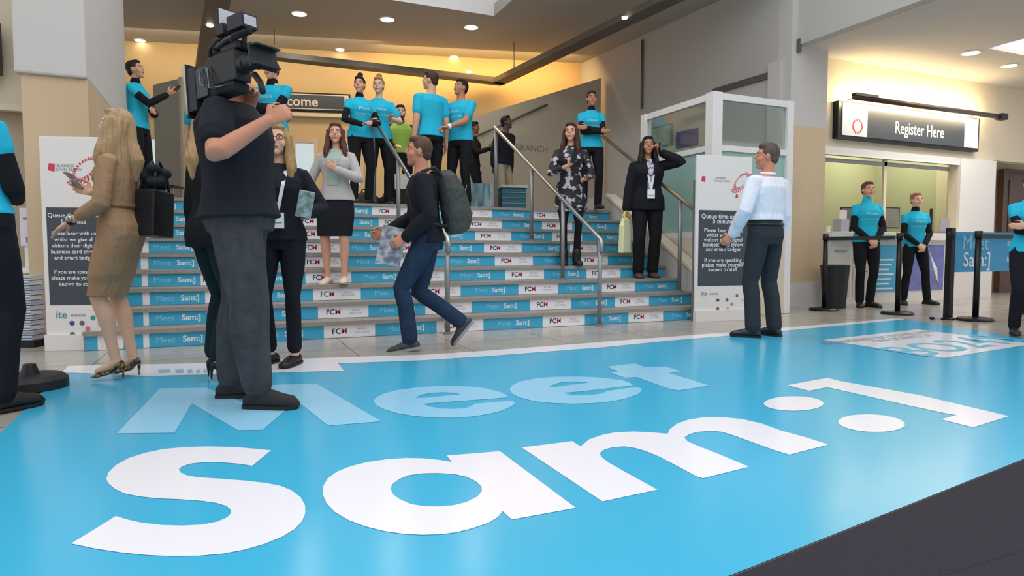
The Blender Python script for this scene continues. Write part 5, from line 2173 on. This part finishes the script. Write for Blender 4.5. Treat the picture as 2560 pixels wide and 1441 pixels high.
b.build('shoulder_straps', ob)
b = MB()
b.tube([(-.12, -.115, .06), (0, -.135, .11), (.12, -.115, .06)], .004, M_steelg, 6)
b.build('zip', ob)

# man in the white shirt, seen from behind
p, h = man_at(1930, 358, foot=(1908, 842), z=Z_MAT)
S1 = person('man in a white shirt and dark grey trousers with his back to the viewer', (p.x, p.y, Z_MAT), -8, h, False, 1.06, 'red', ('short', '#4b3f39'),
            dict(kind='shirt', color='#dfe3f0', sleeve='long', z0=1.01, add=.022, hem=1.06, fold=.9, mat=mat('shirt_white', '#dce1ee', .75, noise=((9, 9, 3), '#e9ecf5', .5), bump=((8, 8, 3), .9, .04))),
            dict(kind='trousers', color='#2f343a', add=.014, zt=1.07), dict(kind='shoe', color='#15151a', rough=.3), fine=True, head=(-42, 6),
            feet=((-.12, .02, 0, 34, 0), (.13, -.02, 0, 4, 0)),
            hands=(dict(w=(-.27, .14, .93), d=(-.3, .5, -.6), n=(.8, .3, 0), pole=(-.8, -1, 0), curl=.55), dict(w=(.21, .06, .86), pole=(.7, -.8, 0), d=(-.1, .2, -1), n=(-1, .2, 0), curl=.4)))
b = MB()
T = S1['T']
b.tube([T(.062 * math.cos(a), -.012 + .058 * math.sin(a), 1.475 + .008 * math.sin(a)) for a in [k * math.pi / 12 for k in range(25)]], .014, mat('shirt_white', '#dce1ee'), 8)
b.build('collar', S1['body'])
b = MB()
b.tube([T(.165 * math.cos(a) * 1.06, .0 + .122 * math.sin(a) * 1.06, 1.02) for a in [k * math.pi / 14 for k in range(29)]], .014, M_black, 8)
b.build('belt', S1['body'])
held('dark phone in the left hand of the man in the white shirt', 'phone', 'phone', S1, 0, (.13, .07, .01), M_phone, (-.02, .07, -.06), (-.2, .4, -.8), (.9, .2, 0))

# staff in front of the registration desk
p, h = man_at(2168, 453, foot=(2166, 757))
p = pY(2166, 600, 6.55)
h = pD(2168, 453, fwd(p)).z
person('staff woman in a blue T-shirt over black sleeves standing left at the desk', (p.x, p.y, .0005), 205, h, True, 1.0, 'light', ('bun', '#5a3a2c'),
       tee(collar=True), TRO, DARKSHOE, hands=CLASP, shirt_text=ST, head=(0, 4), feet=((-.07, .0, 0, 20, 0), (.07, 0, 0, -22, 0)))
p, h = man_at(2277, 481, foot=(2287, 743))
p = pY(2287, 600, 6.55)
h = pD(2277, 481, fwd(p)).z
person('shorter staff woman in a blue T-shirt standing with her feet apart at the desk', (p.x, p.y, .0005), 205, h, True, 1.0, 'fair', ('bun', '#8a6048'),
       tee(), TRO, DARKSHOE, hands=CLASP, shirt_text=ST, head=(0, 2), feet=((-.22, .0, 0, 25, 0), (.15, 0, 0, -20, 0)))
p, h = man_at(2562, 432, foot=(2562, 842))
person('staff member in a blue T-shirt over black sleeves cut off by the right edge', (p.x + .02, p.y, .0045), 225, h, True, 1.0, 'light', ('short', '#241a15'),
       tee(), TRO, DARKSHOE, hands=CROSS, head=(0, 2))

# on the stairs
z3, z4 = 3 * RISE, 4 * RISE


def tread_y(k):
    return Y0 + (k - .45) * RUN


def on_stairs(px, pyh, k):
    q = pY(px, 600, tread_y(k))
    f = fwd(q)
    return Vector((q.x, q.y, k * RISE)), pD(px, pyh, f).z - k * RISE


p, h = on_stairs(843, 306, 3)
K1 = person('woman with long brown hair in a pale grey cardigan and black skirt on the stairs', tuple(p), 205, h, True, 1.0, 'light', ('long', '#4f2c26'),
            dict(kind='jacket', color='#b7b2b0', sleeve='long', z0=.90, front='#9fb1a8', fw=.085, add=.018, hem=1.1), dict(kind='skirt', color='#15171e', z0=.52), dict(kind='flat', color='#ddd3bc', sole='#b5a98f'), fine=True,
            feet=((-.09, .06, 0, 10, 0), (.11, -.0, 0.0, -5, 6)), head=(-12, 2),
            hands=(dict(w=(-.06, .20, 1.22), d=(.7, .3, .5), n=(0, -1, 0), pole=(-1, -.2, -1), curl=.7), dict(w=(.24, .20, 1.0), d=(.1, .9, -.2), n=(-1, 0, 0), pole=(.6, -1, -.2), curl=.5)))
p, h = on_stairs(1426, 306, 4)
flo = mat('floral_print', '#17181e', .7, noise=(12, '#b9b2ba', .04, .57))
K2 = person('woman in a black and white floral dress over black leggings on the stairs', tuple(p), 200, h, True, .98, 'light', ('long', '#38211b'),
            dict(kind='dress', color='#1a1b22', sleeve='three', zb=.66, mat=flo), dict(kind='trousers', color='#131418', slim=.8, add=.004, zt=.9), dict(kind='boot', color='#141517'),
            feet=((-.07, .03, 0, 6, 0), (.08, .0, 0, -6, 0)), head=(18, 2), fine=True,
            hands=(dict(w=(-.10, .23, 1.02), d=(-.5, .8, .1), n=(.3, -.3, .8), pole=(-1, -.8, -.4), curl=.5), dict(w=(.06, .22, 1.20), d=(-.5, .5, .6), n=(-.3, -1, 0), pole=(1, -.4, -1), curl=.8)))
held('dark phone in the raised hand of the woman in the floral dress', 'phone', 'phone', K2, 1, (.13, .065, .009), M_phone, (-.05, .08, .08), (-.2, .3, .9), (0, -.9, .4), M_scr)
held('dark phone in the lower hand of the woman in the floral dress', 'phone', 'phone', K2, 0, (.14, .07, .01), mat('purse_red', '#5b2c33', .4), (-.08, .10, .02), (-.8, .6, 0), (0, 0, 1))
p, h = on_stairs(1617, 340, 3)
K3 = person('woman in a black trouser suit holding a phone to her ear on the stairs', tuple(p), 200, h * 1.0, True, 1.12, 'tan', ('longstraight', '#15100f'),
            dict(kind='jacket', color='#16171c', sleeve='long', z0=.84, add=.03, hem=1.12, front=mat('patterned_blouse', '#c9c4d2', .7, noise=(26, '#3c3547', .25)), fw=.06), dict(kind='trousers', color='#14151a', add=.02), dict(kind='flat', color='#5a3a2a'), fine=True,
            feet=((-.09, -.05, 0, 4, 0), (.10, -.30 if False else -.02, .0, -4, 0)), head=(4, 6),
            hands=(dict(w=(-.15, .09, 1.53), d=(.35, .2, .8), n=(1, 0, 0), pole=(-1.2, .5, -.8), curl=.7), dict(w=(.27, .03, .84), pole=(.6, -1, 0), d=(0, .1, -1), n=(-1, 0, 0), curl=1.1)))
lanyard(K3, 1.08, .158, .014)
held('phone held to the ear of the woman in the black suit', 'phone', 'phone', K3, 0, (.13, .065, .01), M_phone, (.045, .05, .05), (0, .1, 1), (1, 0, 0))
# pale tote bag
M = K3['M']
sh, ej, wp = K3['arms'][1]
tw = M @ (wp + Vector((.02, .03, -.12)))
t = MB()
M_tote = mat('tote_cream', '#e9e8d3', .7, noise=(4, '#d5dca0', .6))
ww = .13
pr = [(-.12, -.42), (.12, -.42), (.10, -.08), (.04, .02), (-.04, .02), (-.10, -.08)]
t.prism(pr, -.035, .035, M_tote, frame((0, 0, 0), (1, 0, 0), (0, 0, 1)))
ob = t.build('tote_bag', None, .01)
ob.location = tw
ob.rotation_euler = (0, 0, math.radians(30))
tag(ob, 'cream and lime carrier bag hanging from the hand of the woman in the black suit', 'bag')
b = MB()
for s in (-1, 1):
    b.tube([(-.08, .03 * s, -.05), (-.03, .01 * s, .06), (0, 0, .10), (.03, .01 * s, .06), (.08, .03 * s, -.05)], .008, mat('tote_lime', '#c3cc5a', .7), 8)
b.build('handles', ob)

# on the landing
def on_landing(px, pyh, depth):
    return man_at(px, pyh, depth, z=ZL)


p, h = on_landing(338, 160, 8.35)
p.x = max(p.x, -1.0)
L1 = person('staff woman with her hair in a bun looking at a phone by the left wall', (p.x, 9.35, ZL), 110, h, True, 1.0, 'light', ('bun', '#2a1d18'), tee(), TRO, DARKSHOE,
            hands=(dict(w=(.02, .22, 1.10), d=(.9, .2, .1), n=(0, -1, 0), pole=(-1, .1, -1), curl=.3), dict(w=(-.02, .36, 1.34), d=(-.2, .8, .5), n=(-.5, -.5, .6), pole=(.6, -.3, -1), curl=.7)), head=(0, 14), shirt_text=ST)
held('dark phone in the hand of the staff woman by the left wall', 'phone', 'phone', L1, 1, (.13, .065, .01), M_phone, (-.03, .09, .07), (0, .6, .6), (0, -.6, .6), M_scr)
p, h = on_landing(686, 150, 9.0)
person('staff member in a blue T-shirt on the landing mostly hidden by the camera', tuple(p), 215, h, False, 1.05, 'light', ('short', '#241c18'), tee(), TRO, DARKSHOE, hands=CROSS, shirt_text=ST)
p, h = on_landing(508, 205, 9.6)
person('staff member in a blue T-shirt on the landing hidden behind the camera battery', tuple(p), 200, h, True, 1.0, 'light', ('bun', '#6b4a35'), tee(under=None, sleeve='short'), TRO, DARKSHOE)
p, h = on_landing(903, 190, 8.5)
person('staff woman with a dark topknot in a blue T-shirt at the top of the handrail', (p.x, p.y, ZL), 165, h, True, 1.0, 'light', ('topknot', '#1b1412'), tee(), TRO, DARKSHOE,
       hands=(dict(w=(-.03, .24, 1.08), d=(.4, .8, .1), n=(0, -.2, -1), pole=(-1, -.2, -1), curl=.4), dict(w=(.08, .24, 1.05), d=(-.3, .8, .1), n=(0, -.2, -1), pole=(1, -.1, -1), curl=.4)), head=(38, 2), shirt_text=ST)
p, h = on_landing(950, 192, 8.85)
person('staff woman with a blonde topknot in a blue T-shirt beside the one with dark hair', (p.x, p.y, ZL), 185, h, True, 1.0, 'fair', ('topknot', '#8a6a48'), tee(under=None, sleeve='short'), TRO, DARKSHOE,
       hands=(dict(w=(-.10, .26, 1.16), d=(-.3, .9, .2), n=(.2, 0, -1), pole=(-1, -.2, -1), curl=.3), dict(w=(.10, .26, 1.10), d=(.0, .9, .2), n=(0, 0, -1), pole=(1, -.1, -1), curl=.3)), head=(20, 2), shirt_text=ST)
p, h = on_landing(1003, 262, 10.9)
V1 = person('bearded man in a black jacket and green hi-vis vest in the background', (p.x, p.y, ZL), 190, h, False, 1.05, 'fair', ('short', '#2b221d'),
            dict(kind='vest', color='#8fb04a', sleeve='none', under='#17191d', z0=.95, add=.026), TRO, DARKSHOE, beard='#1c1613', hands=(HANG(-1, .2), dict(w=(.10, .28, 1.05), d=(-.3, .9, 0), n=(0, 0, -1), pole=(1, -.4, -1))))
p, h = on_landing(1078, 178, 8.85)
person('tall man in a blue T-shirt seen from behind on the landing', (p.x, p.y, ZL), -15, h, False, 1.02, 'light', ('short', '#33251d'), tee(under=None, sleeve='short', z0=.88), TRO, DARKSHOE, head=(-45, 6))
p, h = on_landing(1138, 196, 9.1)
L6 = person('man with short dark hair in a blue T-shirt looking down at his hands', (p.x + .08, p.y, ZL), 235, h, False, 1.05, 'tan', ('short', '#1d1613'), tee(under=None, sleeve='short', z0=.88), TRO, DARKSHOE,
            hands=(dict(w=(-.02, .32, 1.05), d=(.5, .8, -.1), n=(0, -.3, -1), pole=(-1, -.4, -1), curl=.5), dict(w=(.10, .30, 1.03), d=(-.5, .8, -.1), n=(0, -.3, -1), pole=(1, -.4, -1), curl=.5)), head=(16, 16), shirt_text=ST)
b = MB()
sh, ej, wp = L6['arms'][0]
dr = (wp - ej).normalized()
b.lathe([(.034, -.02), (.034, .02), (.028, .02), (.028, -.02)], M_pwhite, 18, Matrix.Translation(wp - dr * .03) @ dr.to_track_quat('Z', 'Y').to_matrix().to_4x4())
b.build('wristband', L6['body'])
p, h = on_landing(1192, 300, 10.9)
person('person in dark clothes partly hidden behind the man looking at his hands', (p.x - .05, p.y, ZL), 120, 1.55, True, 1.0, 'brown', ('short', '#161210'), dict(kind='jacket', color='#221a1a', sleeve='long', z0=.9), TRO, DARKSHOE,
       hands=(HANG(-1), dict(w=(.14, .34, 1.22), d=(0, .4, .9), n=(-1, 0, 0), pole=(.6, -.4, -1), curl=.3)))
p, h = on_landing(1256, 290, 10.7)
B1 = person('man in a dark navy jacket walking away in the background right of the handrail top', (p.x, p.y, ZL), 150, h, False, 1.0, 'dark', ('short', '#0f0c0b'),
            dict(kind='jacket', color='#171a24', sleeve='long', z0=.86, add=.035, hem=1.15), dict(kind='trousers', color='#9c8f78'), DARKSHOE, lean=10, head=(-20, 14))
p, h = on_landing(1477, 227, 9.45)
person('staff woman with folded arms in a blue T-shirt at the top right of the stairs', (p.x, p.y, ZL), 200, h, True, 1.0, 'tan', ('bun', '#2b1d16'), tee(), TRO, DARKSHOE, hands=CROSS, shirt_text=ST, head=(0, 3))
